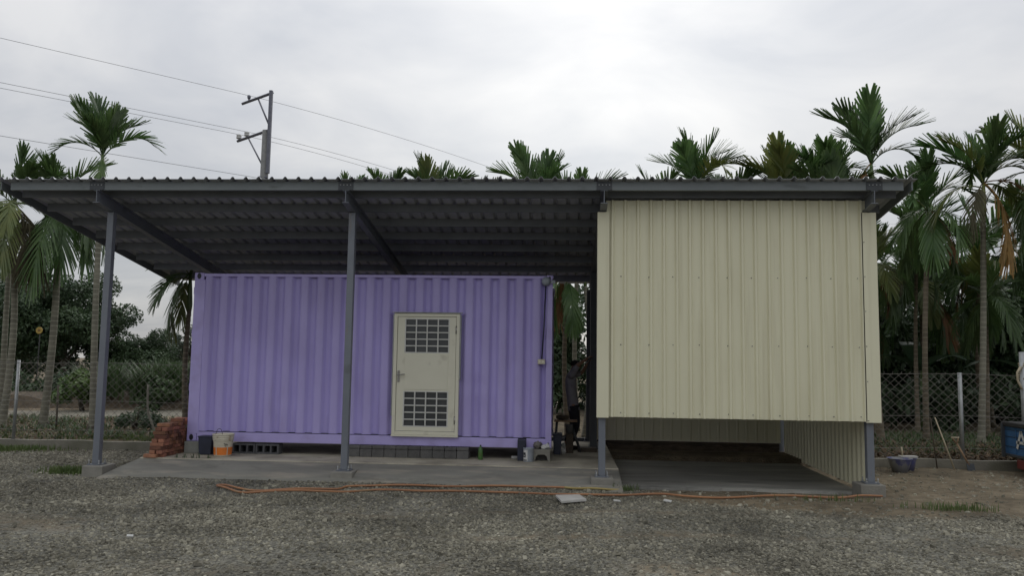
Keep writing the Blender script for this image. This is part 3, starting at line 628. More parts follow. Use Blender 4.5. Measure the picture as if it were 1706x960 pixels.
ordn = ['first', 'second', 'third', 'fourth', 'fifth', 'sixth', 'seventh', 'eighth', 'ninth', 'tenth']
pw = 1.98/10
for i in range(10):
    x0 = -3.50+i*pw; b_ = MB(); y0 = 12.99+random.uniform(-0.006, 0.008)
    wj = pw-0.008
    b_.box(x0, x0+wj, y0, y0+0.20, S, S+0.125).box(x0+0.004, x0+wj-0.004, y0+0.012, y0+0.19, S+0.125, S+0.138).box(x0, x0+wj, y0+0.002, y0+0.20, S+0.138, S+0.185)
    lab = {0: 'leftmost grey kerb block in the row below the cream door', 9: 'rightmost grey kerb block in the row below the cream door'}.get(i, ordn[i]+' grey kerb block from the left in the row below the door')
    tag(b_.build('kerb_block', 'grey_block', bevel=0.004), lab, 'block', 'row of kerb blocks under the container')
# brick pile
bp = empty('brick_pile', (-6.35, 12.65, S)); tag(bp, 'leaning pile of red bricks at the left end of the container', 'brick pile')
bme = MB().box(-0.103, 0.103, -0.0455, 0.0455, -0.0265, 0.0265); bme = bme.mesh('brick'); bme.materials.append(M['brick'])
layers = 9
for k in range(layers):
    z = S+0.0270+k*0.0570; yf = 12.26+0.024*k+random.uniform(-0.012, 0.012)+(0.06 if k == 8 else 0); xc0 = -6.375; yb = 13.24
    def put(x, y, rz):
        o = link('brick', bme, bp); o.matrix_parent_inverse = Matrix.Translation(-bp.location)
        o.location = (x, y, z); o.rotation_euler = (random.uniform(-0.01, 0.01), random.uniform(-0.012, 0.012), rz+random.uniform(-0.09, 0.09))
        o.modifiers.new('bevel', 'BEVEL').width = 0.004
    if k % 3 != 1:
        nb = int((yb-yf)/0.101)
        for j in range(nb): put(xc0+random.uniform(-0.03, 0.022)-(0.06 if k < 2 and j == 0 else 0), yf+0.05+j*0.101, 0)
        pass
    else:
        nb = int((yb-yf)/0.216)
        for j in range(nb):
            for s_ in (-1, 1): put(xc0+s_*0.053, yf+0.108+j*0.216, math.pi/2)
for (x, y, z, a) in ((-6.36, 12.95, 9, 0.1), (-6.37, 13.12, 9, 0.0)):
    o = link('brick', bme, bp); o.location = (x, y, S+0.0270+z*0.0570); o.rotation_euler = (0, 0, a); o.matrix_parent_inverse = Matrix.Translation(-bp.location); o.modifiers.new('bevel', 'BEVEL').width = 0.004
# black bin, white and orange bucket
bb = MB(); bb.prism([(-5.925, S+0.30), (-5.905, S+0.002), (-5.705, S+0.002), (-5.69, S+0.305)], 'y', 12.78, 12.98)
o = bb.build('plastic_bin', 'navy_plastic', bevel=0.012); tag(o, 'dark navy plastic bin standing between pale block and orange bucket', 'bin')
MB().box(-5.93, -5.685, 12.77, 12.99, S+0.285, S+0.30).build('rim', 'navy_plastic', o)
bc = (-5.475, 12.72, S)
bk = MB().lathe([(0.0, 0.0), (0.132, 0.0), (0.136, 0.02), (0.148, 0.22), (0.152, 0.245)], bc, 32).build('paint_bucket', 'bucket_white'); tag(bk, 'white paint bucket with orange band and scrawled mark', 'bucket')
MB().lathe([(0.152, 0.245), (0.160, 0.25), (0.160, 0.262), (0.155, 0.268), (0.164, 0.275), (0.164, 0.290), (0.158, 0.296), (0.167, 0.303), (0.167, 0.320), (0.160, 0.326), (0.172, 0.335), (0.174, 0.352), (0.166, 0.355), (0.158, 0.30), (0.15, 0.28), (0.0, 0.275)], bc, 32).build('rim', 'bucket_white', bk)
def arc_patch(c, r0_, r1_, z0, z1, a0, a1, n_=10):
    vs = []; 
    for i in range(n_+1):
        a = a0+(a1-a0)*i/n_
        vs += [(c[0]+r0_*math.cos(a), c[1]+r0_*math.sin(a), c[2]+z0), (c[0]+r1_*math.cos(a), c[1]+r1_*math.sin(a), c[2]+z1)]
    return vs, [(2*i, 2*i+2, 2*i+3, 2*i+1) for i in range(n_)]
for (a0, a1) in ((190, 244), (252, 318), (325, 380), (22, 180)):
    MB().add(*arc_patch(bc, 0.1385, 0.1455, 0.025, 0.145, R(a0), R(a1), 8), True).build('orange_band', 'orange_print', bk, recalc=False)
def on_bucket(a, z): r = 0.1455+0.006*(z-0.145)/0.1+0.004; return (bc[0]+r*math.cos(R(a)), bc[1]+r*math.sin(R(a)), S+z)
for st in ([(296, 0.205), (300, 0.21), (304, 0.20)], [(303, 0.175), (304, 0.208), (309, 0.178), (310, 0.208)], [(313, 0.19), (317, 0.20), (320, 0.185), (315, 0.178), (313, 0.19)], [(306, 0.165), (311, 0.16)]):
    MB().tube([on_bucket(*q) for q in st], 0.0035, 4).build('scrawl', 'ink', bk)
MB().tube([(bc[0]-0.03+0.055*math.cos(q), bc[1]-0.10, S+0.33+0.11*math.sin(q)) for q in np.linspace(0.1, 3.0, 12)], 0.004, 5).build('wire_handle', 'cable', bk)
MB().tube([(bc[0]-0.03, bc[1]-0.165, S+0.30), (bc[0]-0.035, bc[1]-0.168, S+0.36)], 0.007, 5).build('handle_lug', 'bucket_white', bk)
# green can, white scrap, dark prop, paint can, block with bags
gc = (-1.335, 13.0, S)
g_ = MB().lathe([(0, 0), (0.036, 0), (0.038, 0.006), (0.038, 0.155), (0.034, 0.172), (0.020, 0.185), (0.016, 0.19), (0.016, 0.212), (0, 0.214)], gc, 18).build('spray_can', 'green_can'); tag(g_, 'green spray can standing right of the kerb blocks', 'can')
MB().add(*arc_patch(gc, 0.0385, 0.0385, 0.06, 0.11, R(230), R(300), 6), True).build('label', 'leaf_bright', g_, recalc=False)
MB().lathe([(0, 0.214), (0.013, 0.214), (0.013, 0.232), (0, 0.234)], gc, 12).build('cap', 'black_plastic', g_)
tag(MB().obox((-0.80, 13.22, S+0.023), 0.10, 0.07, 0.045, 0.3).build('foam_scrap', 'white', bevel=0.015), 'small white foam lump on the slab beside the dark prop', 'scrap')
tag(MB().box(-0.735, -0.605, 12.93, 13.04, S, CZ0+0.145).build('prop_box', 'navy_plastic', bevel=0.008), 'dark navy upright box wedged under the container near the paint can', 'box')
pc = (-0.555, 12.90, S)
p_ = MB().lathe([(0, 0), (0.080, 0), (0.083, 0.005), (0.083, 0.20), (0.086, 0.205), (0.086, 0.215), (0.075, 0.215), (0.07, 0.205), (0, 0.203)], pc, 24).build('paint_can', 'can_grey'); tag(p_, 'pale grey paint can with a black label beside the dark prop', 'can')
MB().add(*arc_patch(pc, 0.0838, 0.0838, 0.015, 0.185, R(195), R(262), 8), True).build('label', 'white', p_, recalc=False)
MB().add(*arc_patch(pc, 0.0846, 0.0846, 0.07, 0.145, R(200), R(240), 8), True).build('label_print', 'ink', p_, recalc=False)
MB().add(*arc_patch(pc, 0.0846, 0.0846, 0.02, 0.035, R(205), R(255), 8), True).build('label_print', 'ink', p_, recalc=False)
MB().add(*arc_patch(pc, 0.0852, 0.0852, 0.085, 0.11, R(212), R(226), 4), True).build('label_print', 'white', p_, recalc=False)
cb = MB(); cb.prism([(-0.485, S), (-0.455, S), (-0.435, S+0.075), (-0.40, S+0.105), (-0.30, S+0.105), (-0.265, S+0.075), (-0.245, S), (-0.212, S), (-0.212, S+0.19), (-0.485, S+0.19)], 'y', 12.92, 13.14)
cb = cb.build('step_stool', 'concrete', bevel=0.006); tag(cb, 'small grey arched stool at the right foot of the container', 'stool')
MB().box(-0.45, -0.25, 13.10, 13.13, S, S+0.11).build('back_panel', 'grey_block', cb)
def lump(name, c, rx, ry, rz, mt, seed, sub=3, amp=0.25, parent=None):
    bm = bmesh.new(); bmesh.ops.create_icosphere(bm, subdivisions=sub, radius=1)
    rr = random.Random(seed); ph = [rr.uniform(0, 6) for _ in range(9)]
    for v in bm.verts:
        d = 1+amp*(math.sin(4*v.co.x+ph[0])*math.sin(5*v.co.y+ph[1])+0.6*math.sin(9*v.co.z+ph[2])*math.sin(8*v.co.x+ph[3])+0.4*math.sin(15*v.co.y+ph[4])*math.sin(13*v.co.z+ph[5]))
        v.co = Vector((c[0]+rx*v.co.x*d, c[1]+ry*v.co.y*d, c[2]+max(-0.98, v.co.z*d)*rz))
    me = bpy.data.meshes.new(name); bm.to_mesh(me); bm.free(); me.polygons.foreach_set('use_smooth', [True]*len(me.polygons)); me.materials.append(M[mt])
    return link(name, me, parent)
tag(lump('crumpled_bag', (-0.415, 13.0, S+0.19+0.058), 0.062, 0.06, 0.06, 'grey_bag', 3), 'round grey crumpled bag sitting on the arched stool', 'bag')
tag(lump('rag', (-0.285, 12.99, S+0.19+0.036), 0.07, 0.06, 0.038, 'white', 5, amp=0.45), 'white stained rag heaped on the right of the arched stool', 'rag')

# ---------------------------------------------------------------- the passage between container and closed bay
tb = MB(); tb.prism([(-0.185, S+0.34), (-0.165, S), (-0.045, S), (-0.03, S+0.34)], 'y', 13.95, 14.25)
tb = tb.build('navy_tub', 'navy_plastic', bevel=0.012); tag(tb, 'deep navy plastic tub behind the right corner of the container', 'tub')
MB().box(-0.195, -0.02, 13.93, 14.27, S+0.33, S+0.355).build('rim', 'navy_plastic', tb)
wb = empty('work_trestle', (0.05, 14.5, S)); tag(wb, 'low dark work trestle with a plank top in the passage', 'trestle')
MB().box(-0.17, 0.24, 14.35, 14.65, 0.755, 0.785).build('plank', 'wood', wb)
for (xa, xb, yy) in ((-0.12, -0.16, 14.40), (0.12, 0.30, 14.40), (-0.12, -0.16, 14.60), (0.12, 0.30, 14.60)):
    MB().tube([(xa, yy, 0.755), (xb, yy, S)], 0.022, 6).build('leg', 'dark_steel', wb)
MB().tube([(-0.14, 14.40, 0.5), (0.21, 14.40, 0.5)], 0.018, 6).build('stretcher', 'dark_steel', wb)
mo = lump('power_tool', (-0.02, 14.48, 0.785+0.045), 0.10, 0.07, 0.046, 'dark_wood', 8); tag(mo, 'brown heap of a tool lying on the work trestle', 'tool')
hb = MB().lathe([(0, 0), (0.055, 0), (0.07, 0.15), (0.072, 0.16), (0.066, 0.155), (0, 0.02)], (0.10, 14.27, S+0.335), 16)
o = MB().box(0.04, 0.17, 14.20, 14.335, S, S+0.335).build('stacked_crate', 'dark_wood', bevel=0.008); tag(o, 'dark little crate standing before the work trestle', 'crate')
tag(hb.build('grey_pail', 'grey_block'), 'small grey pail perched on the little dark crate', 'pail')
tag(lump('cement_lump', (-0.0, 14.02, S+0.05), 0.045, 0.05, 0.052, 'board', 11), 'lower pale cement lump beside the navy tub', 'lump')
tag(lump('cement_clod', (0.0, 14.03, S+0.10+0.05), 0.035, 0.04, 0.048, 'pale_block', 12), 'upper pale clod resting on the cement lump by the tub', 'lump')
tag(MB().obox((0.42, 14.55, S+0.035), 0.34, 0.28, 0.07, 0.05).build('timber_offcut', 'dark_wood', bevel=0.006), 'flat brown timber offcut lying on the slab in the passage', 'timber')

# worker: one continuous skinned body plus clothing
def skin_obj(name, verts, edges, radii, mt, parent=None, sub=2, root=0):
    bm = bmesh.new(); ly = bm.verts.layers.skin.verify(); vs_ = []
    for i, (p, rd) in enumerate(zip(verts, radii)):
        v = bm.verts.new(p); rd = rd if isinstance(rd, tuple) else (rd, rd); v[ly].radius = rd; v[ly].use_root = (i == root); vs_.append(v)
    for a, b_ in edges: bm.edges.new((vs_[a], vs_[b_]))
    me = bpy.data.meshes.new(name); bm.to_mesh(me); bm.free(); me.materials.append(M[mt])
    o = link(name, me, parent); s_ = o.modifiers.new('skin', 'SKIN'); s_.use_smooth_shade = True
    u = o.modifiers.new('sub', 'SUBSURF'); u.levels = sub; u.render_levels = sub; return o
WY = 14.92
per_ = empty('person', (0.12, WY, S)); tag(per_, 'person in grey shirt and dark trousers reaching up in the passage', 'person')
J = {'pel': (0.175, WY, 1.06), 'spine': (0.135, WY, 1.27), 'chest': (0.12, WY, 1.47), 'neck0': (0.14, WY, 1.60), 'neck': (0.17, WY, 1.67), 'head': (0.215, WY, 1.745), 'crown': (0.225, WY, 1.80),
     'shN': (0.13, WY-0.17, 1.57), 'elN': (0.25, WY-0.20, 1.77), 'wrN': (0.40, WY-0.13, 1.87), 'paN': (0.44, WY-0.12, 1.90),
     'shF': (0.14, WY+0.17, 1.56), 'elF': (0.33, WY+0.18, 1.62), 'wrF': (0.42, WY+0.10, 1.78), 'paF': (0.445, WY+0.09, 1.82),
     'hiN': (0.18, WY-0.09, 1.02), 'knN': (0.235, WY-0.10, 0.68), 'anN': (0.12, WY-0.11, 0.33), 'heN': (0.11, WY-0.11, 0.275), 'toN': (0.27, WY-0.13, 0.262),
     'hiF': (0.17, WY+0.09, 1.02), 'knF': (0.20, WY+0.10, 0.66), 'anF': (0.05, WY+0.11, 0.33), 'heF': (0.04, WY+0.11, 0.275), 'toF': (0.20, WY+0.12, 0.262)}
def chain(names, rad):
    ks = list(J); idx = [k for k in ks if k in names]
    return idx
def body(name, names, links, rad, mt, parent, sub=2):
    mp_ = {k: i for i, k in enumerate(names)}
    return skin_obj(name, [J[k] for k in names], [(mp_[a], mp_[b_]) for a, b_ in links], [rad[k] for k in names], mt, parent, sub)
radb = {'pel': (0.07, 0.07), 'spine': (0.11, 0.09), 'chest': (0.13, 0.10), 'neck0': 0.07, 'neck': 0.05, 'head': (0.078, 0.085), 'crown': (0.068, 0.075), 'shN': 0.055, 'elN': 0.040, 'wrN': 0.028, 'paN': (0.034, 0.018), 'shF': 0.055, 'elF': 0.040, 'wrF': 0.028, 'paF': (0.034, 0.018),
        'hiN': 0.06, 'knN': 0.05, 'anN': 0.042, 'heN': 0.04, 'toN': 0.03, 'hiF': 0.06, 'knF': 0.05, 'anF': 0.042, 'heF': 0.04, 'toF': 0.03}
lk = [('pel', 'spine'), ('spine', 'chest'), ('chest', 'neck0'), ('neck0', 'neck'), ('neck', 'head'), ('head', 'crown'), ('neck0', 'shN'), ('shN', 'elN'), ('elN', 'wrN'), ('wrN', 'paN'), ('neck0', 'shF'), ('shF', 'elF'), ('elF', 'wrF'), ('wrF', 'paF'),
      ('pel', 'hiN'), ('hiN', 'knN'), ('knN', 'anN'), ('anN', 'heN'), ('heN', 'toN'), ('pel', 'hiF'), ('hiF', 'knF'), ('knF', 'anF'), ('anF', 'heF'), ('heF', 'toF')]
bodyo = body('body', list(J), lk, radb, 'skin', per_)
for hnd in ('N', 'F'):
    pa = Vector(J['pa'+hnd]); d = (pa-Vector(J['wr'+hnd])).normalized(); side = Vector((0, 1, 0)); 
    for q, ln in enumerate((0.070, 0.078, 0.074, 0.060)):
        s0 = pa+side*(q-1.5)*0.019; MB().tube([s0, s0+d*ln*0.5, s0+d*ln*0.8+Vector((0.012, 0, -0.010)), s0+d*ln+Vector((0.018, 0, -0.024))], [0.009, 0.009, 0.0085, 0.006], 6).build('finger', 'skin', bodyo)
    s0 = pa-d*0.03-side*0.03; MB().tube([s0, s0-side*0.025+d*0.025, s0-side*0.03+d*0.055], [0.011, 0.010, 0.007], 6).build('thumb', 'skin', bodyo)
sh = dict(radb); sh.update({'pel': (0.135, 0.112), 'spine': (0.13, 0.108), 'chest': (0.148, 0.118), 'neck0': 0.083, 'shN': 0.072, 'elN': 0.056, 'shF': 0.072, 'elF': 0.056})
J['hem'] = (0.185, WY, 0.95); sh['hem'] = (0.14, 0.118); body('shirt', ['pel', 'hem', 'spine', 'chest', 'neck0', 'shN', 'elN', 'shF', 'elF'], [('pel', 'hem'), ('pel', 'spine'), ('spine', 'chest'), ('chest', 'neck0'), ('neck0', 'shN'), ('shN', 'elN'), ('neck0', 'shF'), ('shF', 'elF')], sh, 'shirt', per_)
tr = dict(radb); J['belt'] = (0.165, WY, 1.13); tr.update({'belt': (0.130, 0.108), 'pel': (0.15, 0.125), 'hiN': 0.115, 'knN': 0.08, 'anN': 0.06, 'hiF': 0.115, 'knF': 0.075, 'anF': 0.06})
body('trousers', ['pel', 'belt', 'hiN', 'knN', 'anN', 'hiF', 'knF', 'anF'], [('pel', 'belt'), ('pel', 'hiN'), ('hiN', 'knN'), ('knN', 'anN'), ('pel', 'hiF'), ('hiF', 'knF'), ('knF', 'anF')], tr, 'trousers', per_)
for hnd in ('N', 'F'):
    tr.update({'an'+hnd: 0.052, 'he'+hnd: 0.05, 'to'+hnd: 0.038}); body('boot', ['an'+hnd, 'he'+hnd, 'to'+hnd], [('an'+hnd, 'he'+hnd), ('he'+hnd, 'to'+hnd)], tr, 'boot', per_, 1)
hr = lump('hair', (0.212, WY, 1.80), 0.092, 0.086, 0.062, 'hair', 4, 3, 0.05); hr.parent = per_; hr.matrix_parent_inverse = Matrix.Translation(-per_.location)
MB().tube([(0.285, WY, 1.765), (0.312, WY, 1.735), (0.288, WY, 1.728)], [0.008, 0.013, 0.008], 6).build('nose', 'skin', bodyo)
for s_ in (-1, 1):
    lump('ear', (0.205, WY+s_*0.083, 1.745), 0.02, 0.008, 0.03, 'skin', 6, 2, 0.1, bodyo); lump('eye', (0.283, WY+s_*0.032, 1.765), 0.008, 0.012, 0.008, 'ink', 6, 2, 0.0, bodyo)
MB().tube([(0.289, WY-0.022, 1.698), (0.294, WY, 1.70), (0.289, WY+0.022, 1.698)], 0.006, 5).build('mouth', 'truck_red', bodyo)

# ---------------------------------------------------------------- yard clutter
def smooth_path(pts, k=6):
    pts = [Vector(p) for p in pts]; o_ = []
    for i in range(len(pts)-1):
        p0, p1, p2, p3 = pts[max(i-1, 0)], pts[i], pts[i+1], pts[min(i+2, len(pts)-1)]
        for j in range(k):
            t_ = j/k; o_.append(0.5*((2*p1)+(-p0+p2)*t_+(2*p0-5*p1+4*p2-p3)*t_*t_+(-p0+3*p1-3*p2+p3)*t_**3))
    o_.append(pts[-1]); return o_
h1 = [(0.02, 11.40), (-0.33, 11.42), (-1.2, 11.37), (-2.07, 11.33), (-2.58, 11.30), (-3.0, 11.24), (-3.13, 11.02), (-3.58, 10.86), (-4.05, 10.80), (-4.44, 10.93), (-4.72, 11.10), (-4.82, 11.06), (-4.64, 10.93), (-4.28, 10.66), (-3.93, 10.70), (-3.04, 10.74), (-2.63, 11.02), (-1.96, 11.02), (-1.49, 11.12), (-0.55, 11.02), (0.42, 11.03), (1.26, 11.31), (1.72, 11.16), (2.55, 11.29), (3.23, 11.45), (3.76, 11.36), (4.10, 11.56), (4.42, 11.60)]
pts = smooth_path([(x, y, 0) for x, y in h1], 8); pts = [(p.x, p.y, float(gz(p.x, p.y))+0.026+0.006*math.sin(5*p.x)) for p in pts]
hs = MB().tube(pts, 0.0145, 8).build('garden_hose', 'orange_hose'); tag(hs, 'long orange hose doubled back across the gravel before the shed', 'hose')
yh = smooth_path([(0.02, 11.40, 0), (0.2, 11.37, 0), (0.42, 11.43, 0), (0.66, 11.48, 0), (0.78, 11.52, 0)], 6)
MB().tube([(p.x, p.y, float(gz(p.x, p.y))+0.027) for p in yh], 0.0148, 8).build('hose_end', 'yellow_hose', hs)
tag(MB().prism([(-0.10, 10.76), (0.22, 10.84), (0.30, 10.49), (-0.02, 10.30)], 'z', 0.035, 0.065).build('white_board', 'board', bevel=0.003), 'off-white broken board lying flat on the gravel near the hose', 'board')
for (x, y, sx, sy, a, lab) in ((1.36, 10.73, 0.10, 0.05, -0.4, 'larger white paper scrap on the gravel right of the board'), (0.70, 10.67, 0.09, 0.03, 0.2, 'thin white paper scrap between the board and the larger scrap'), (-4.37, 8.01, 0.06, 0.035, 0.5, 'small white scrap alone on the left foreground gravel')):
    tag(MB().obox((x, y, float(gz(x, y))+0.035), sx, sy, 0.012, a, 0.25, 0.1).build('paper_scrap', 'white'), lab, 'scrap', 'white scraps on the gravel')
# mixing tubs, sticks and spade at the right
def tubb(c, r0_, r1_, h_, mt, lab):
    o = MB().lathe([(0, 0.006), (r0_, 0), (r0_+(r1_-r0_)*0.9, h_*0.9), (r1_, h_), (r1_+0.012, h_), (r1_+0.012, h_-0.012), (r1_-0.01, h_-0.01), (r0_-0.01, 0.02), (0, 0.02)], c, 28).build('mixing_tub', mt); tag(o, lab, 'tub', 'tubs by the kerb'); return o
tubb((5.77, 14.35, 0.0), 0.115, 0.195, 0.255, 'tub_grey', 'grey tub with a blue patch standing nearest the shed corner post')
tubb((6.02, 14.62, 0.0), 0.09, 0.135, 0.23, 'tub_blue', 'bluish tub with a board on its rim, behind the grey tub')
tag(MB().obox((6.02, 14.62, 0.252), 0.30, 0.12, 0.035, 0.1).build('float_board', 'board', bevel=0.006), 'pale plasterer\'s board lying across the bluish tub', 'board')
o = MB().tube([(5.92, 14.60, 0.27), (5.91, 14.60, 0.42)], 0.014, 6).build('tool_handle', 'pale_wood'); tag(o, 'short pale tool handle sticking up from the board on the tub', 'handle')
tag(MB().tube([(6.64, 14.90, 0.0), (6.60, 15.02, 0.92)], [0.012, 0.010], 6).build('thin_stick', 'dark_wood'), 'thin dark stick leaning upright on the right fence', 'stick')
tag(MB().tube([(6.92, 14.85, 0.0), (6.68, 15.02, 0.92)], [0.014, 0.012], 6).build('pale_stick', 'pale_wood'), 'pale straight pole leaning left on the right fence', 'stick')
sp_ = empty('spade', (7.15, 14.85, 0)); tag(sp_, 'wooden spade with triangular grip leaning on the kerb by the fence post', 'spade')
MB().tube([(7.16, 14.84, 0.10), (7.03, 14.98, 0.46)], 0.018, 8).build('shaft', 'wood', sp_)
MB().tube([(7.03, 14.98, 0.46), (6.95, 14.99, 0.57)], 0.013, 6).build('grip', 'wood', sp_)
MB().tube([(7.03, 14.98, 0.46), (7.06, 14.99, 0.57)], 0.013, 6).build('grip', 'wood', sp_)
MB().tube([(6.935, 14.99, 0.57), (7.075, 14.99, 0.57)], 0.014, 6).build('grip', 'pale_wood', sp_)
MB().obox((7.178, 14.82, 0.06), 0.13, 0.012, 0.15, 0, -0.3).build('blade', 'dark_steel', sp_)

# blue truck, only its tail stands in view
tk = empty('flatbed_truck', (9.3, 14.2, 0)); tag(tk, 'small blue flatbed truck at the right edge, its tail by the fence', 'truck')
TY0, TY1, TX0 = 13.50, 14.90, 7.80
sd_ = MB().box(TX0+0.06, 10.2, TY0, TY0+0.03, 0.33, 0.798).build('bed_side', 'truck_blue', tk, bevel=0.004)
for k in range(9):
    xx = TX0+0.13+k*0.36; MB().box(xx, xx+0.018, TY0-0.012, TY0-0.001, 0.34, 0.795).build('rib', 'truck_blue', sd_)
for z in (0.44, 0.60, 0.72): MB().box(TX0+0.07, 10.19, TY0-0.006, TY0-0.001, z, z+0.010).build('seam', 'ink', sd_)
MB().box(TX0+0.06, 10.2, TY1-0.03, TY1, 0.33, 0.798).build('bed_side', 'truck_blue', tk)
tg = MB().box(TX0+0.02, TX0+0.06, TY0, TY1, 0.33, 0.798).build('tailgate', 'truck_blue', tk)
for yy in (13.72, 14.12, 14.53): MB().box(TX0+0.008, TX0+0.0195, yy, yy+0.025, 0.34, 0.795).build('rib', 'truck_blue', tg)
for z in (0.45, 0.62, 0.74): MB().box(TX0+0.014, TX0+0.0196, TY0+0.01, TY1-0.01, z, z+0.010).build('seam', 'ink', tg)
MB().box(TX0+0.0, TX0+0.10, 14.10, 14.52, 0.10, 0.255).build('bumper_block', 'truck_red', tk, bevel=0.01)
MB().box(TX0-0.05, TX0+0.0, TY1-0.04, TY1+0.0, 0.26, 0.86).build('corner_stake', 'dark_steel', tk)
MB().box(TX0-0.02, TX0+0.02, TY0-0.02, TY0+0.05, 0.28, 0.86).build('corner_stake', 'dark_steel', tk)
MB().box(TX0-0.03, 10.2, TY0-0.03, TY1, 0.80, 0.885).build('rim_pad', 'rubber', tk, bevel=0.02)
MB().tube([(TX0+0.42, TY0-0.03, 0.84), (TX0+0.42, TY0-0.045, 0.84)], 0.03, 10).build('rope_hook', 'galv', tk)
MB().box(TX0, 10.2, TY0, TY1, 0.29, 0.328).build('bed_floor', 'dark_steel', tk)
MB().box(TX0-0.02, 10.15, TY0+0.02, TY0+0.12, 0.24, 0.288).build('chassis_rail', 'dark_steel', tk)
MB().box(TX0+0.2, 12.2, TY0+0.3, TY1-0.3, 0.24, 0.289).build('chassis_rail', 'dark_steel', tk)
for (xx, yy) in ((8.6, TY0+0.08), (8.6, TY1-0.26), (11.3, TY0+0.08), (11.3, TY1-0.26)):
    wl_ = MB(); wl_.lathe([(0.17, 0), (0.24, 0.0), (0.27, 0.03), (0.27, 0.15), (0.24, 0.18), (0.17, 0.18)], (0, 0, 0), 28); wl_.v = [(v[0]+xx, v[2]+yy, v[1]+0.27) for v in wl_.v]; wo = wl_.build('wheel', 'rubber', tk)
    rm_ = MB(); rm_.lathe([(0.0, 0.04), (0.09, 0.03), (0.17, 0.01), (0.17, 0.17), (0, 0.15)], (0, 0, 0), 20); rm_.v = [(v[0]+xx, v[2]+yy, v[1]+0.27) for v in rm_.v]; rm_.build('rim', 'galv', wo)
cbp = [(10.3, 0.29), (12.1, 0.29), (12.15, 0.75), (11.95, 0.98), (11.55, 1.62), (11.3, 1.70), (10.3, 1.70)]
cab = MB().prism(cbp, 'y', TY0+0.02, TY1-0.02).build('cab', 'truck_blue', tk, bevel=0.03)
MB().prism([(10.5, 1.05), (11.85, 1.02), (11.50, 1.58), (10.5, 1.60)], 'y', TY0+0.012, TY0+0.018).build('window', 'glass', cab)
# white painted mark on the side: the strokes of a letter A
for (p0, p1, w_) in (((14.50, 0.44), (14.37, 0.74), 0.06), ((14.37, 0.74), (14.20, 0.44), 0.06), ((14.52, 0.55), (14.17, 0.55), 0.05)):
    d = Vector((0, p1[0]-p0[0], p1[1]-p0[1])).normalized(); q = Vector((0, d.z, -d.y))*w_/2; a, c_ = Vector((TX0+0.004, p0[0], p0[1])), Vector((TX0+0.004, p1[0], p1[1]))
    MB().add([a-q, a+q, c_+q, c_-q], [(0, 1, 2, 3)]).build('painted_letter', 'white', tg)

# ---------------------------------------------------------------- kerb walls and chain-link fences
def kerb(x0, x1, lab, name='low_wall'):
    b_ = MB(); n_ = int((x1-x0)/0.5)+1; xs = np.linspace(x0, x1, n_); vs = []; fs = []
    for x in xs:
        k = 0.006*math.sin(3.1*x)+0.004*math.sin(8*x)
        vs += [(x, 15.04+k, -0.1), (x, 15.04+k, 0.165+k), (x, 15.18+k, 0.165+k), (x, 15.18, -0.1)]
    for i in range(n_-1):
        for k in range(3): fs.append((i*4+k, (i+1)*4+k, (i+1)*4+k+1, i*4+k+1))
    fs += [(0, 1, 2, 3), tuple((n_-1)*4+k for k in (3, 2, 1, 0))]
    tag(b_.add(vs, fs).build(name, 'kerb'), lab, 'low wall')
kerb(-22, -6.75, 'low concrete kerb wall along the left fence')
kerb(4.50, 15.5, 'low concrete kerb wall along the right fence')
def strand(b_, p, q, r_=0.0037):
    p, q = Vector(p), Vector(q); d = (q-p).normalized(); a = Vector((0, 1, 0)); c_ = d.cross(a)
    vs = [o_+(a*math.cos(t_)+c_*math.sin(t_))*r_ for o_ in (p, q) for t_ in (0, 2.094, 4.189)]
    b_.add(vs, [(0, 1, 4, 3), (1, 2, 5, 4), (2, 0, 3, 5)])
def fence(x0, x1, z0, z1, posts, lab, y=15.11):
    e = empty('chain_link_fence', ((x0+x1)/2, y, 0)); tag(e, lab, 'fence')
    b_ = MB(); pit = 0.155; H_ = z1-z0; rise = 0.93
    k = x0-H_/rise
    while k < x1:
        for s_ in (1, -1):
            a0, a1 = (k, k+H_/rise)
            xa, xb = max(a0, x0), min(a1, x1)
            if xb-xa < 0.02: continue
            za, zb = z0+(xa-a0)*rise, z0+(xb-a0)*rise
            jz = 0.03
            if s_ == 1: strand(b_, (xa, y-0.004, za), (xb, y-0.004, zb+random.uniform(-jz, jz)))
            else: strand(b_, (xa, y+0.004, z1-(za-z0)), (xb, y+0.004, z1-(zb-z0)+random.uniform(-jz, jz)))
        k += pit
    # twisted strand ends at the top
    k = x0
    while k < x1:
        strand(b_, (k, y, z1-0.01), (k+0.006, y, z1+0.035)); k += pit
    b_.build('wire_mesh', 'wire', e, recalc=False)
    for zt in (z1-0.005, (z0+z1)/2, 0.36):
        w_ = MB(); w_.tube([(x, y-0.01, zt+0.012*math.sin(2*x)) for x in np.linspace(x0, x1, 40)], 0.004, 5).build('tension_wire', 'wire', e)
    for (x, zt, r_, m_) in posts: MB().tube([(x, y+0.02, 0.0), (x, y+0.02, zt)], r_, 12).build('post', m_, e)
    return e
fence(-21.0, -6.80, 0.18, 1.66, [(-10.72, 1.70, 0.030, 'galv'), (-13.6, 1.70, 0.03, 'galv'), (-16.6, 1.70, 0.03, 'galv'), (-7.6+0.4, 1.70, 0.03, 'galv')], 'wire chain-link fence on the left between the yard and the palms')
fr_ = fence(4.60, 15.0, 0.18, 1.70, [(7.19, 1.73, 0.036, 'galv'), (4.66, 1.73, 0.036, 'galv'), (10.2, 1.73, 0.036, 'galv'), (13.2, 1.73, 0.036, 'galv')], 'wire chain-link fence on the right before the palm grove')
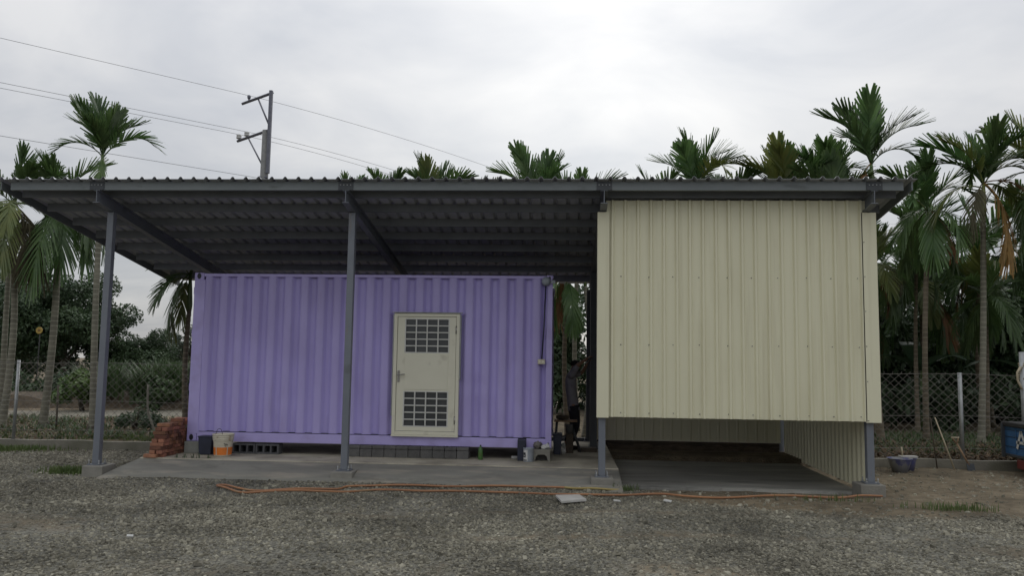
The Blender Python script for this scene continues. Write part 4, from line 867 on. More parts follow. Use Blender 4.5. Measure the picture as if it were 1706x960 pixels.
# pale tall post with rope wrapped round it by the truck
tp = MB().tube([(8.23, 14.99, 0.0), (8.23, 14.99, 2.12)], 0.055, 14).build('pipe_post', 'galv'); tag(tp, 'pale pipe post with rope tied round it beside the truck', 'post')
rope = [(8.23+0.065*math.cos(q*2.2), 14.99+0.065*math.sin(q*2.2), 1.62+0.012*q) for q in range(26)]
MB().tube(rope, 0.016, 6).build('rope', 'pale_wood', tp)
MB().tube([(8.165, 14.95, 1.85), (8.10, 14.94, 1.75), (8.10, 14.94, 1.62), (8.14, 14.94, 1.52), (8.17, 14.94, 1.45)], 0.02, 6).build('rope', 'pale_wood', tp)
# two old stakes standing behind the left fence
tag(MB().tube([(-11.08, 17.0, 0.05), (-11.10, 17.0, 1.15)], 0.022, 7).build('stake', 'bark'), 'thin grey stake behind the fence between two palm trunks', 'stake')
tag(MB().tube(smooth_path([(-8.85, 17.0, 0.05), (-8.90, 17.0, 0.30), (-9.03, 17.0, 0.62), (-9.06, 17.0, 1.2)], 4), 0.024, 7).build('bent_stake', 'kerb'), 'pale stake with a bent foot behind the brick pile', 'stake')

# ---------------------------------------------------------------- utility pole and wires
up = empty('utility_pole', (-11.7, 30.0, 0.13)); tag(up, 'concrete utility pole with two steel cross-arms behind the roof', 'utility pole')
MB().tube([(-11.78, 30.0, 0.0), (-11.78, 30.0, 10.75)], [0.22, 0.14], 16).build('shaft', 'pole_concrete', up)
MB().box(-11.66, -11.54, 29.82, 29.94, 9.0, 12.32).build('extension', 'pole_steel', up)
ar = MB().tube([(-11.55, 29.9, 12.24), (-13.30, 31.2, 12.24)], 0.065, 4, smooth=False).build('cross_arm', 'pole_steel', up)
MB().tube([(-12.35, 30.5, 12.18), (-11.66, 29.92, 10.98)], 0.035, 6).build('brace', 'pole_steel', up)
MB().tube([(-11.66, 29.9, 10.72), (-13.45, 31.25, 10.68)], 0.065, 4, smooth=False).build('cross_arm', 'pole_steel', up)
MB().tube([(-12.75, 30.7, 10.60), (-11.86, 29.95, 9.35)], 0.032, 6).build('brace', 'pole_steel', up)
for (x, y, z, k) in ((-12.93, 30.95, 12.30, 0), (-13.38, 31.2, 10.74, 1), (-12.90, 30.83, 10.74, 1)):
    if k: MB().lathe([(0.03, -0.05), (0.03, 0.02), (0.10, 0.03), (0.11, 0.09), (0.07, 0.11), (0.10, 0.13), (0.10, 0.19), (0.05, 0.21), (0, 0.215)], (x, y, z), 14).build('insulator', 'porcelain', up)
    else: MB().lathe([(0.03, -0.05), (0.035, 0.06), (0.06, 0.07), (0.075, 0.16), (0.05, 0.21), (0, 0.215)], (x, y, z), 14).build('insulator', 'pole_steel', up)
MB().tube([(-11.95, 29.9, 8.85), (-11.6, 29.9, 8.85)], 0.05, 6).build('clamp', 'pole_steel', up)
def wire(x, y, zf, t0, t1, lab, r_=0.0075):
    ps = [(x+0.7*t_, y+0.714*t_, zf(t_)) for t_ in np.linspace(t0, t1, 50)]
    tag(MB().tube(ps, r_, 5).build('power_line', 'cable'), lab, 'power line', 'overhead power lines')
wire(-12.93, 30.95, lambda t_: 12.50-0.012*t_-0.0034*t_*abs(t_) if t_ > 0 else 12.50+0.010*t_, -26, 26, 'topmost overhead line passing the upper arm of the utility pole')
wire(-13.38, 31.2, lambda t_: 10.95-0.015*t_-0.006*t_*t_ if t_ > 0 else 10.95+0.012*t_, -26, 22, 'overhead line on the outer insulator of the lower cross-arm')
wire(-12.90, 30.83, lambda t_: 10.95-0.012*t_-0.0055*t_*t_ if t_ > 0 else 10.95+0.010*t_, -26, 22, 'overhead line on the inner insulator of the lower cross-arm')
wire(-11.98, 30.0, lambda t_: 8.84-0.05*t_ if t_ > 0 else 8.84+0.008*t_, -24, 0.05, 'lowest overhead line ending at the utility pole above the roof')
for k, (dz, lab) in enumerate(((0, 'upper of two distant lines under the roof at left'), (-0.34, 'lower of two distant lines under the roof at left'))):
    tag(MB().tube([(-75, 60, 13.3+dz), (-42.3, 60, 10.95+dz), (-33, 60, 10.28+dz), (-10, 60, 9.0+dz)], 0.03, 5).build('power_line', 'cable'), lab, 'power line', 'distant power lines')

# ---------------------------------------------------------------- palms
def frond_mesh(name, L_, e0, e1, seed, nl=24, ll=0.62, wid=0.030, lift=0.28, droop=0.12, curve=1.3):
    rr = random.Random(seed); b_ = MB(); n_ = 14; pts = [Vector((0, 0, 0))]; es = []
    for i in range(n_):
        s = i/(n_-1); es.append(e0+(e1-e0)*s**curve)
    sw = rr.uniform(-0.12, 0.12)
    for i in range(1, n_):
        s = i/(n_-1); d = Vector((math.cos(es[i]), sw*s, math.sin(es[i]))).normalized(); pts.append(pts[-1]+d*L_/(n_-1))
    b_.tube(pts, [0.020*(1-0.8*i/(n_-1))+0.003 for i in range(n_)], 4)
    for i in range(nl):
        s = 0.20+0.80*(i/(nl-1))
        fi = s*(n_-1); k = min(int(fi), n_-2); p = pts[k].lerp(pts[k+1], fi-k); T = (pts[k+1]-pts[k]).normalized()
        B = T.cross(Vector((0, 0, 1))); B = B.normalized() if B.length > 0.05 else Vector((0, -1, 0)); Nn = B.cross(T).normalized()
        lam = ll*(0.50+0.50*math.sin(math.pi*min(1, (s-0.08)*0.98)))*rr.uniform(0.88, 1.08)
        a = 0.50+0.62*s; bb_ = 0.92-0.70*s
        for sd__ in (-1, 1):
            if rr.random() < 0.06: continue
            d = (T*(a+rr.uniform(-0.07, 0.07))+B*sd__*bb_+Nn*(lift+rr.uniform(-0.12, 0.12))).normalized()
            wv = d.cross(Nn).normalized(); wv = (wv+Nn*rr.uniform(-0.35, 0.35)).normalized()
            pp = []
            for q in range(4):
                u = q/3; c_ = p+d*lam*u+Vector((0, 0, -droop*lam*u*u)); ww = wid*(0.75, 1.0, 0.80, 0.36+0.2*s)[q]*rr.uniform(0.85, 1.1)
                pp += [c_-wv*ww, c_+wv*ww]
            b_.add(pp, [(0, 1, 3, 2), (2, 3, 5, 4), (4, 5, 7, 6)], True)
    me = b_.mesh(name); me.materials.append(M['palm_green']); return me
FR = {'up': [frond_mesh('frond', 1.45, R(84), R(58), s, lift=0.18, droop=0.02, ll=0.70, wid=0.036) for s in (1, 2, 3)],
      'mid': [frond_mesh('frond', 1.6, R(70), R(12), s, droop=0.06, ll=0.70, wid=0.034) for s in (4, 5, 6)],
      'arch': [frond_mesh('frond', 1.75, R(58), R(-45), s, droop=0.15) for s in (7, 8, 9)],
      'low': [frond_mesh('frond', 1.75, R(25), R(-80), s, lift=0.1, droop=0.30, curve=0.8, nl=30, wid=0.022) for s in (10, 11, 12)],
      'hang': [frond_mesh('frond', 1.75, R(-15), R(-88), s, lift=0.0, droop=0.45, curve=0.45, nl=32, wid=0.021) for s in (13, 14)]}
spear_me = MB().tube([(0, 0, 0), (0.01, 0, 0.6), (0.03, 0, 1.15)], [0.02, 0.022, 0.005], 6).mesh('spear'); spear_me.materials.append(M['palm_green'])
def palm(base, top, r_, crown, lab, group=None, scale=1.0, tm='trunk_pale', shaft=0.75, az0=None, seed=0, yellow=0.0, brown=0, cs='crownshaft', foot=False, fix=()):
    """base/top: world points of trunk foot and crown base; crown: dict kind->count; fix: extra (kind, azimuth deg, material)"""
    scale *= 0.74; r_ *= 0.66; rr = random.Random(seed*17+3); e = empty('areca_palm', base); tag(e, lab, 'palm', group)
    b0, t0 = Vector(base), Vector(top); tr_top = t0+(b0-t0).normalized()*shaft
    H_ = (tr_top-b0).length; nk = max(6, int(H_/0.115)); pts = []; rs = []
    bow = Vector((rr.uniform(-0.16, 0.16), rr.uniform(-0.12, 0.12), 0))
    for i in range(nk+1):
        s = i/nk; p = b0.lerp(tr_top, s)+bow*math.sin(math.pi*s)
        flare = 1+0.35*math.exp(-s*H_/0.18)
        rad = r_*(1-0.28*s)*flare
        pts += [p, p+(tr_top-b0)/nk*0.72]; rs += [rad, rad*0.965]
    tb_ = MB().tube([q-b0 for q in pts[:-1]], rs[:-1], 10).build('trunk', tm, recalc=False); tb_.parent = e
    rt = rs[-1]
    sh_ = MB().tube([Vector((0, 0, 0)), (t0-tr_top)*0.15, (t0-tr_top)*0.6, (t0-tr_top)], [rt*1.02, rt*1.30, rt*1.05, rt*0.6], 10).build('crownshaft', cs, recalc=False); sh_.parent = e; sh_.location = tr_top-b0
    if foot:
        ft = lump('root_mound', (0, 0, 0.06), r_*1.55, r_*1.55, 0.22, 'bark', seed, 2, 0.25); ft.parent = e
    az = rr.uniform(0, 360) if az0 is None else az0
    def put(kind, a, mt=None, sc_=1.0):
        o = bpy.data.objects.new('frond', rr.choice(FR[kind])); C.objects.link(o); o.parent = e; o.location = t0-b0+Vector((0, 0, rr.uniform(-0.12, 0.05)))
        tw = {'up': 0.42, 'mid': 0.32}.get(kind, 0.14); o.rotation_euler = (rr.uniform(-tw, tw), rr.uniform(-0.15, 0.15), R(a)); s_ = scale*sc_*rr.uniform(0.88, 1.1); o.scale = (s_, s_, s_)
        if mt: o.material_slots[0].link = 'OBJECT'; o.material_slots[0].material = M[mt]
    k = 0
    for kind, cnt in crown.items():
        for i in range(cnt):
            mt = None
            if rr.random() < yellow: mt = 'palm_yellow'
            put(kind, az+k*137.5+rr.uniform(-12, 12), mt); k += 1
    for i in range(brown): put('hang' if i % 2 == 0 else 'low', az+40+i*97, 'palm_brown' if i % 2 == 0 else 'palm_dry', 0.9)
    for fx in fix: put(*fx)
    sp__ = bpy.data.objects.new('spear', spear_me); C.objects.link(sp__); sp__.parent = e; sp__.location = t0-b0; sp__.scale = (scale,)*3; sp__.rotation_euler = (rr.uniform(-0.1, 0.1), rr.uniform(-0.1, 0.1), 0)
    return e
N0 = {'up': 3, 'mid': 3, 'arch': 3}; N1 = {'up': 3, 'mid': 3, 'arch': 3, 'low': 2}; N2 = {'up': 2, 'mid': 3, 'arch': 3, 'low': 3, 'hang': 3}
GL, GR, GB = 'areca palms left of the shed', 'areca palms in the grove on the right', 'areca palms behind the roof'
# left of the shed
palm((-12.70, 17.5, 0.13), (-12.80, 17.5, 5.35), 0.125, {'up': 2, 'mid': 2, 'arch': 2, 'low': 1, 'hang': 1}, 'areca palm at the left edge with heavy drooping yellow-green fronds', GL, 0.98, seed=1, yellow=0.15, fix=(('mid', 15, None, 1.05), ('mid', 170, None, 1.05), ('up', 60, None, 1.0), ('hang', 250, 'palm_yellow', 1.35), ('hang', 290, 'palm_yellow', 1.4), ('hang', 330, 'palm_dry', 1.3), ('low', 300, 'palm_yellow', 1.2), ('hang', 200, 'palm_dry', 1.2), ('hang', 10, 'palm_dry', 1.5), ('low', 40, None, 1.3)))
palm((-13.3, 18.3, 0.13), (-13.4, 18.3, 4.5), 0.115, N0, 'slim areca palm trunk half cut off by the left edge of the photo', GL, 1.0, seed=2)
palm((-11.93, 17.8, 0.10), (-11.86, 17.8, 5.40), 0.135, {'up': 2, 'mid': 2, 'arch': 3, 'low': 1, 'hang': 1}, 'areca palm with a dark skirt of hanging fronds, second trunk from left', GL, 0.95, seed=3, foot=True, fix=(('mid', 10, None, 1.1), ('mid', 172, None, 1.1), ('arch', 5, None, 1.1), ('hang', 270, None, 1.5), ('hang', 310, None, 1.5), ('hang', 230, None, 1.45), ('low', 340, None, 1.2), ('low', 30, None, 1.25), ('hang', 180, None, 1.4), ('hang', 0, None, 1.35), ('low', 10, None, 1.4)))
palm((-10.25, 17.0, 0.10), (-10.42, 17.0, 6.35), 0.115, {'up': 2, 'mid': 0}, 'tallest left areca palm, its crown standing clear above the roof', GL, 1.05, seed=4, foot=True,
     fix=(('up', 185, None, 1.1), ('up', 10, None, 1.0), ('mid', 170, None, 0.95), ('mid', 15, None, 0.95), ('arch', 0, None, 1.08), ('mid', 90, None, 0.9), ('mid', 265, None, 0.8), ('arch', 205, None, 0.75), ('up', 100, None, 0.95), ('up', 250, None, 0.9), ('hang', 300, None, 0.6)), shaft=0.8)
palm((-7.83, 16.35, 0.10), (-7.90, 16.3, 3.55), 0.095, {'up': 1, 'mid': 1}, 'short areca palm with drooping fronds against the left container end', GL, 1.0, seed=5, tm='trunk_brown', fix=(('low', 175, None, 0.85), ('arch', 190, None, 0.8), ('hang', 200, 'palm_yellow', 0.9), ('hang', 230, None, 0.9), ('low', 250, None, 0.8), ('hang', 150, 'palm_yellow', 0.85)))
# crowns that look over the roof
rb = [(-5.80, 20.5, 5.75, 0.8, 'tiny palm crown just peeping over the roof above the second post', N0),
      (-4.70, 20.0, 5.75, 0.9, 'pair of short fronds over the roof right of the utility pole', {'up': 1, 'mid': 3, 'arch': 2}),
      (-3.35, 19.6, 5.65, 1.0, 'upright palm crown over the roof above the cream door', {'up': 5, 'mid': 3, 'arch': 2}),
      (-2.45, 20.2, 5.5, 0.95, 'yellowish palm crown just right of the one above the door', {'up': 3, 'mid': 4, 'arch': 2}),
      (-0.68, 19.5, 5.80, 1.05, 'dark upright palm crown over the roof near the gap', {'up': 5, 'mid': 2, 'arch': 2}),
      (0.35, 20.0, 5.50, 1.05, 'low palm crown right of the dark one, over the gap', {'up': 2, 'mid': 3, 'arch': 2}),
      (1.60, 20.3, 5.10, 1.0, 'faint frond tips over the left corner of the cream wall', N0),
      (2.30, 20.0, 5.60, 1.0, 'low spreading palm crown over the left half of the cream wall', {'mid': 4, 'arch': 3, 'up': 1}),
      (3.20, 19.4, 6.10, 1.1, 'palm crown with one frond arching right above the cream wall', {'up': 3, 'mid': 3, 'arch': 2}),
      (3.95, 19.8, 5.70, 1.0, 'broad low palm crown over the middle of the cream wall', {'mid': 4, 'arch': 3, 'up': 1}),
      (5.35, 19.5, 5.85, 1.15, 'bushy bright palm crown above the right half of the cream wall', {'up': 5, 'mid': 4, 'arch': 2}),
      (6.55, 20.2, 6.25, 1.1, 'palm crown leaning left behind the tallest right palm', {'up': 2, 'mid': 4, 'arch': 3}),
      (6.35, 19.0, 5.50, 1.05, 'low green palm crown just under the tallest right palm', {'up': 3, 'mid': 4, 'arch': 2})]
for i, (x, y, z, s_, lab, cr_) in enumerate(rb):
    palm((x+random.uniform(-0.15, 0.15), y, 0.13), (x, y, z), 0.10, cr_, lab, GB, s_, seed=20+i, yellow=0.25 if i in (3, 10, 12) else 0.05, tm='trunk_pale' if i % 2 else 'trunk_brown',
         fix=((('arch', 10, None, 1.1), ('mid', 20, None, 1.1)) if i == 8 else (('mid', 175, None, 1.1), ('arch', 165, None, 1.1)) if i == 11 else ()))
# right of the shed
palm((7.05, 18.5, 0.13), (7.00, 18.5, 6.45), 0.125, {'up': 3}, 'tallest right areca palm, its trunk close to the cream wall', GR, 1.3, seed=41, tm='trunk_brown', fix=(('up', 180, None, 1.05), ('up', 20, None, 1.15), ('mid', 5, None, 1.05), ('mid', 185, None, 1.05), ('arch', 15, None, 0.9), ('mid', 100, None, 1), ('mid', 350, None, 1.0), ('hang', 200, 'palm_brown', 0.7)))
palm((8.25, 19.0, 0.13), (8.45, 19.0, 5.55), 0.105, N2, 'dark areca palm between the cream wall and the pale right trunk', GR, 1.1, seed=42, tm='trunk_brown', yellow=0.1, brown=1)
palm((9.20, 18.5, 0.13), (9.47, 18.5, 6.0), 0.115, {'up': 3, 'mid': 3, 'arch': 1}, 'areca palm with a pale smooth trunk and one orange dead frond', GR, 1.15, seed=43, cs='crownshaft_yellow', yellow=0.1, foot=False,
     fix=(('mid', 180, None, 1.15), ('arch', 175, None, 1.1), ('hang', 350, 'palm_orange', 1.35), ('hang', 320, 'palm_orange', 1.2), ('low', 20, 'palm_yellow', 1.1), ('low', 190, 'palm_yellow', 1.0), ('hang', 220, 'palm_dry', 1.0), ('arch', 10, 'palm_yellow', 1.1), ('low', 330, 'palm_brown', 0.9)))
palm((10.75, 18.8, 0.13), (10.85, 18.8, 6.4), 0.115, N2, 'areca palm cut off by the right edge, fronds hanging into view', GR, 1.2, seed=44, yellow=0.15)
palm((7.75, 20.6, 0.13), (7.80, 20.6, 4.4), 0.085, N2, 'shorter areca palm with brown dead fronds beside the cream wall', GR, 0.95, seed=45, tm='trunk_brown', yellow=0.3, brown=4)
palm((9.0, 21.2, 0.13), (9.1, 21.2, 5.0), 0.09, N2, 'shaded areca palm standing behind the pale right trunk', GR, 1.05, seed=46, tm='trunk_brown', brown=1)
palm((10.3, 20.4, 0.13), (10.4, 20.4, 3.6), 0.085, N2, 'low areca palm with drooping fronds right of the pale trunk', GR, 1.0, seed=47, tm='trunk_brown', yellow=0.2)
palm((11.9, 21.0, 0.13), (12.0, 21.0, 5.3), 0.095, N2, 'deep-set areca palm behind the truck', GR, 1.1, seed=48, tm='trunk_brown')
palm((8.6, 23.2, 0.13), (8.6, 23.2, 3.4), 0.08, N2, 'young shaded palm deep in the grove behind the spade', GR, 1.05, seed=49, tm='trunk_brown', brown=1)
palm((12.3, 24.0, 0.13), (12.2, 24.0, 3.8), 0.09, N2, 'young shaded palm deep in the grove behind the fence post', GR, 1.1, seed=50, tm='trunk_brown')
palm((10.7, 24.5, 0.13), (10.7, 24.5, 5.8), 0.09, N2, 'rear areca palm showing between the two pale right trunks', GR, 1.1, seed=51, tm='trunk_brown')
palm((14.3, 22.5, 0.13), (14.3, 22.5, 5.6), 0.09, N2, 'farthest right areca palm, mostly hidden by nearer fronds', GR, 1.1, seed=52, tm='trunk_brown')
for i, (x, y, z, lab) in enumerate(((7.3, 22.6, 4.6, 'back-row areca palm showing just right of the cream wall'), (9.9, 23.0, 4.2, 'back-row areca palm in the dark between two nearer trunks'), (11.4, 22.8, 4.9, 'back-row areca palm above the blue truck'), (13.3, 20.2, 4.4, 'low areca palm at the right edge behind the truck'))):
    palm((x, y, 0.13), (x+0.05, y, z), 0.10, {'up': 2, 'mid': 4, 'arch': 4, 'low': 4, 'hang': 3}, lab, GR, 1.35, seed=80+i, tm='trunk_brown', yellow=0.15, brown=1)
# seen through the passage
palm((0.10, 18.6, 0.13), (0.02, 18.6, 3.9), 0.10, N2, 'areca palm behind the passage, trunk just left of the person', GB, 0.95, seed=61, tm='trunk_brown', brown=1)
palm((0.47, 18.2, 0.13), (0.46, 18.2, 4.3), 0.085, N1, 'areca palm behind the passage, thin pale trunk right of the person', GB, 0.95, seed=62, yellow=0.2)
# banana plants in the shade of the grove
def banana(base, leaves, lab, seed):
    e = empty('banana_plant', base); tag(e, lab, 'banana plant', 'banana plants in the grove'); b0 = Vector(base)
    st = MB().tube([(0, 0, 0), (0.02, 0, 0.9), (0.04, 0, 1.7)], [0.11, 0.09, 0.05], 10).build('stem', 'crownshaft', recalc=False); st.parent = e
    for (az, L_, e0, e1) in leaves:
        b_ = MB(); n_ = 12; p = Vector((0.03, 0, 1.6)); vs = []
        for i in range(n_+1):
            s = i/n_; el_ = R(e0+(e1-e0)*s); wd = 0.27*math.sin(math.pi*min(0.98, 0.06+0.94*s))**0.6
            B = Vector((0, 1, 0)); up_ = Vector((-math.sin(el_), 0, math.cos(el_)))
            vs += [p-B*wd+up_*0.10*wd, p, p+B*wd+up_*0.10*wd]
            p = p+Vector((math.cos(el_), 0, math.sin(el_)))*L_/n_
        b_.add(vs, [q for i in range(n_) for q in ((3*i, 3*i+1, 3*i+4, 3*i+3), (3*i+1, 3*i+2, 3*i+5, 3*i+4))], True)
        o = b_.build('leaf', 'banana_leaf', recalc=False); o.parent = e; o.rotation_euler = (0, 0, R(az))
banana((9.6, 22.3, 0.13), ((185, 1.7, 40, -25), (5, 1.6, 45, -30), (230, 1.5, 60, -10), (300, 1.4, 50, -30), (90, 1.5, 65, 0)), 'banana plant with broad level leaves in the dark of the grove', 1)
banana((12.1, 21.8, 0.13), ((180, 1.7, 35, -35), (20, 1.5, 45, -30), (240, 1.5, 50, -30), (310, 1.5, 60, -15)), 'banana plant low behind the truck with one drooping leaf', 2)

# ---------------------------------------------------------------- broadleaf trees, shrubs, grass
def leaves(name, blobs, n_, size, mt, parent=None, shell=0.55, asp=0.45, down=0.25):
    """leaf-sized folded diamonds through the outer part of many small clumps"""
    bl = np.array(blobs, float); wv = (bl[:, 3]*bl[:, 4]*bl[:, 5])**(2/3); k = rng.choice(len(bl), n_, p=wv/wv.sum())
    d = rng.normal(size=(n_, 3)); d /= np.linalg.norm(d, axis=1)[:, None]
    rr_ = shell+(1.08-shell)*rng.random(n_)**0.7
    c = bl[k, :3]+d*bl[k, 3:6]*rr_[:, None]
    c[:, 2] = np.maximum(c[:, 2], 0.12)
    ax = d*0.6+rng.normal(size=(n_, 3))*0.7; ax[:, 2] -= down; ax /= np.linalg.norm(ax, axis=1)[:, None]
    nn = d*0.7+rng.normal(size=(n_, 3))*0.5+np.array([0, 0, 0.4]); s_ = np.cross(ax, nn); s_ /= np.linalg.norm(s_, axis=1)[:, None]+1e-9
    sz = size*rng.uniform(0.6, 1.3, n_)[:, None]; nm = np.cross(s_, ax)
    V = np.stack([c-ax*sz*0.5, c+s_*sz*asp*0.5+nm*sz*0.06, c+ax*sz*0.5, c-s_*sz*asp*0.5+nm*sz*0.06], 1).reshape(-1, 3)
    Q = np.arange(4*n_).reshape(-1, 4)
    return np_mesh(name, V, Q, mt, parent)
def clumps(c, ext, n_, r0_, r1_, seed, flat=0.75):
    g = np.random.default_rng(seed); o_ = []
    for _ in range(n_):
        d = g.normal(size=3); d /= np.linalg.norm(d); q = g.random()**0.4
        r_ = g.uniform(r0_, r1_); o_.append((c[0]+d[0]*ext[0]*q, c[1]+d[1]*ext[1]*q, max(0.2, c[2]+d[2]*ext[2]*q), r_, r_, r_*flat))
    return o_
def tree(base, c, ext, ncl, r0_, r1_, nleaf, lsz, mt, lab, seed, asp=0.45, group=None, name='broadleaf_tree'):
    e = empty(name, base); tag(e, lab, 'tree' if 'tree' in name else 'shrub', group); cl = clumps(c, ext, ncl, r0_, r1_, seed)
    b_ = MB(); g = random.Random(seed); top = Vector((c[0], c[1], c[2])); b0 = Vector(base)
    b_.tube([b0, b0.lerp(top, 0.5)+Vector((g.uniform(-0.2, 0.2), 0, 0)), top], [0.05*ext[2]+0.05, 0.04*ext[2]+0.03, 0.02*ext[2]], 8)
    for q in cl[::max(1, len(cl)//9)]: b_.tube([b0.lerp(top, g.uniform(0.35, 0.9)), Vector(q[:3])], [0.022*ext[2]+0.01, 0.01], 5)
    b_.build('trunk', 'bark', e, recalc=False)
    leaves('crown', cl, nleaf, lsz, mt, e, asp=asp)
    return e
tree((-19.5, 30, 0.1), (-19.6, 30.3, 3.0), (2.7, 1.8, 1.8), 64, 0.45, 0.85, 52000, 0.13, 'leaf_dark', 'big dark broadleaf tree behind the left palms', 101, asp=0.55)
tree((-16.9, 31, 0.1), (-17.0, 31.0, 1.75), (1.5, 1.2, 1.1), 28, 0.35, 0.6, 18000, 0.11, 'leaf_dark', 'lower dark tree on the right flank of the big broadleaf', 102, asp=0.55)
tree((-23.5, 33, 0.1), (-23.6, 33, 3.2), (2.6, 1.8, 2.4), 40, 0.5, 0.9, 26000, 0.14, 'leaf_dark', 'dark tree filling the left edge behind the first palm', 103, asp=0.55)
tree((-18.9, 37, 0.1), (-19.0, 37, 1.9), (1.7, 1.2, 1.1), 22, 0.25, 0.5, 6000, 0.13, 'leaf_bluegrey', 'pale airy small tree left of the container behind the post', 104)
tree((-17.1, 36, 0.1), (-17.3, 36, 2.2), (1.1, 1.0, 1.5), 20, 0.22, 0.4, 5000, 0.12, 'leaf_bluegrey', 'thin feathery tree just left of the container', 105)
tree((-14.2, 38, 0.1), (-14.4, 38, 2.0), (2.2, 1.2, 1.6), 22, 0.35, 0.6, 6000, 0.15, 'leaf_bluegrey', 'airy tree mostly hidden behind the container end', 106)
# shrubs behind the left fence
tree((-14.6, 23.6, 0.13), (-14.6, 23.6, 0.85), (0.8, 0.6, 0.55), 16, 0.18, 0.32, 3200, 0.16, 'leaf_bright', 'bright leafy shrub beyond the path between two left palms', 107, asp=0.5, name='shrub')
tree((-12.7, 24.5, 0.13), (-12.7, 24.5, 0.75), (0.7, 0.5, 0.5), 12, 0.15, 0.3, 2200, 0.15, 'leaf_mid', 'leafy shrub beyond the path right of the first post', 108, asp=0.5, name='shrub')
tree((-9.7, 17.8, 0.13), (-9.7, 17.8, 0.36), (0.55, 0.4, 0.25), 12, 0.12, 0.22, 2200, 0.07, 'leaf_dark', 'low dark shrub behind the left fence near the bricks', 109, asp=0.5, name='shrub')
tree((-12.9, 16.3, 0.13), (-12.9, 16.3, 0.25), (0.5, 0.3, 0.12), 8, 0.1, 0.16, 900, 0.08, 'leaf_mid', 'small weed clump at the foot of the leftmost trunks', 110, asp=0.4, name='shrub')
# hedge mass beyond the path
hd_ = []
g = np.random.default_rng(5)
for i in range(70):
    x = g.uniform(-27, -10.5); r_ = g.uniform(0.35, 0.7); y_ = 27.3+0.30*(x+15)+g.uniform(-0.5, 1.0); hd_.append((x, y_, g.uniform(0.3, 0.95), r_, r_, r_*0.8))
tag(leaves('hedge', hd_, 24000, 0.15, 'leaf_dark', asp=0.5), 'dark hedge mass beyond the path behind the left fence', 'hedge', kind='stuff')
# tall grass bank
def blades(name, xy, zb, h0, h1, w_, mt, lab, cat, lean=0.35):
    n_ = len(xy); a = rng.uniform(0, 6.283, n_); h_ = rng.uniform(h0, h1, n_); ln = rng.uniform(0.05, lean, n_)*h_
    dx, dy = np.cos(a), np.sin(a); b0 = np.stack([xy[:, 0], xy[:, 1], zb], 1); pr = np.stack([-dy, dx, 0*dx], 1)*w_
    md = b0+np.stack([dx*ln*0.35, dy*ln*0.35, h_*0.6], 1); tp_ = b0+np.stack([dx*ln*1.3, dy*ln*1.3, h_*0.97], 1)
    V = np.stack([b0-pr, b0+pr, md+pr*0.8, md-pr*0.8, tp_+pr*0.12, tp_-pr*0.12], 1).reshape(-1, 3)
    o_ = 6*np.arange(n_)[:, None]; Q = np.concatenate([o_+np.array([0, 1, 2, 3]), o_+np.array([3, 2, 4, 5])])
    return tag(np_mesh(name, V, Q, mt), lab, cat, kind='stuff')
gx_ = -11.2-4.3*rng.random(9000)**1.3; gy_ = 25.8+0.25*(gx_+14)+rng.uniform(-0.7, 1.0, 9000); gk = (np.sin(2.7*gx_)+np.sin(5.9*gx_+3*gy_)+rng.normal(0, 0.7, 9000)) > -0.1; gx_, gy_ = gx_[gk], gy_[gk]; ng = len(gx_)
blades('tall_grass', np.stack([gx_, gy_], 1), np.full(ng, 0.5)+0.25*np.sin(1.9*gx_)*np.sin(3.1*gx_+1), 0.45, 1.35, 0.020, 'leaf_mid', 'tall bright grass on the bank left of the container', 'grass', 0.6)
# dark soil bank that carries the grass
bk_ = MB(); xs = np.linspace(-30, -9, 40); vs = []; fs = []
for x in xs:
    y0 = 25.4+0.25*(x+14); k = 0.08*math.sin(2*x)+0.05*math.sin(5*x)
    vs += [(x, y0-0.25+k, 0.1), (x, y0+k, 0.50+k), (x, y0+3.0, 0.65), (x, y0+3.0, 0.0)]
for i in range(len(xs)-1):
    for k in range(3): fs.append((i*4+k, (i+1)*4+k, (i+1)*4+k+1, i*4+k+1))
tag(bk_.add(vs, fs).build('bank', 'soil'), kind='structure')
# short grass: by the first plinth, along the left kerb, in the dirt at right, behind the fences
def patch(cx_, cy_, sx, sy, n_): return np.stack([rng.normal(cx_, sx, n_), rng.normal(cy_, sy, n_)], 1)
sg = np.concatenate([patch(-7.55, 12.05, 0.20, 0.12, 800), patch(-10.6, 14.75, 0.5, 0.12, 1300), patch(-11.8, 14.5, 0.7, 0.2, 1200), patch(4.9, 10.72, 0.28, 0.05, 130), patch(5.2, 10.8, 0.15, 0.06, 60), patch(3.6, 11.2, 0.35, 0.06, 70), patch(-8.5, 15.7, 0.6, 0.2, 1300), patch(-12.4, 15.9, 0.9, 0.3, 900), patch(-10.0, 16.6, 1.2, 0.5, 700), patch(0.82, 11.75, 0.12, 0.10, 160)])
kk = ~((sg[:, 1] > 14.99) & (sg[:, 1] < 15.22)); sg = sg[kk]
blades('grass', sg, gz(sg[:, 0], sg[:, 1]), 0.03, 0.12, 0.006, 'grass', 'short grass and weeds along the kerbs and beside the plinths', 'grass')
wd_ = np.concatenate([patch(-6.05+0.1*i, 12.36, 0.02, 0.012, 7) for i in (0, 1.2, 2.5, 3.5, 5.0)])
blades('slab_weeds', wd_, np.full(len(wd_), S), 0.03, 0.09, 0.006, 'leaf_dark', 'tiny weeds in the slab joint before the bucket', 'weeds')
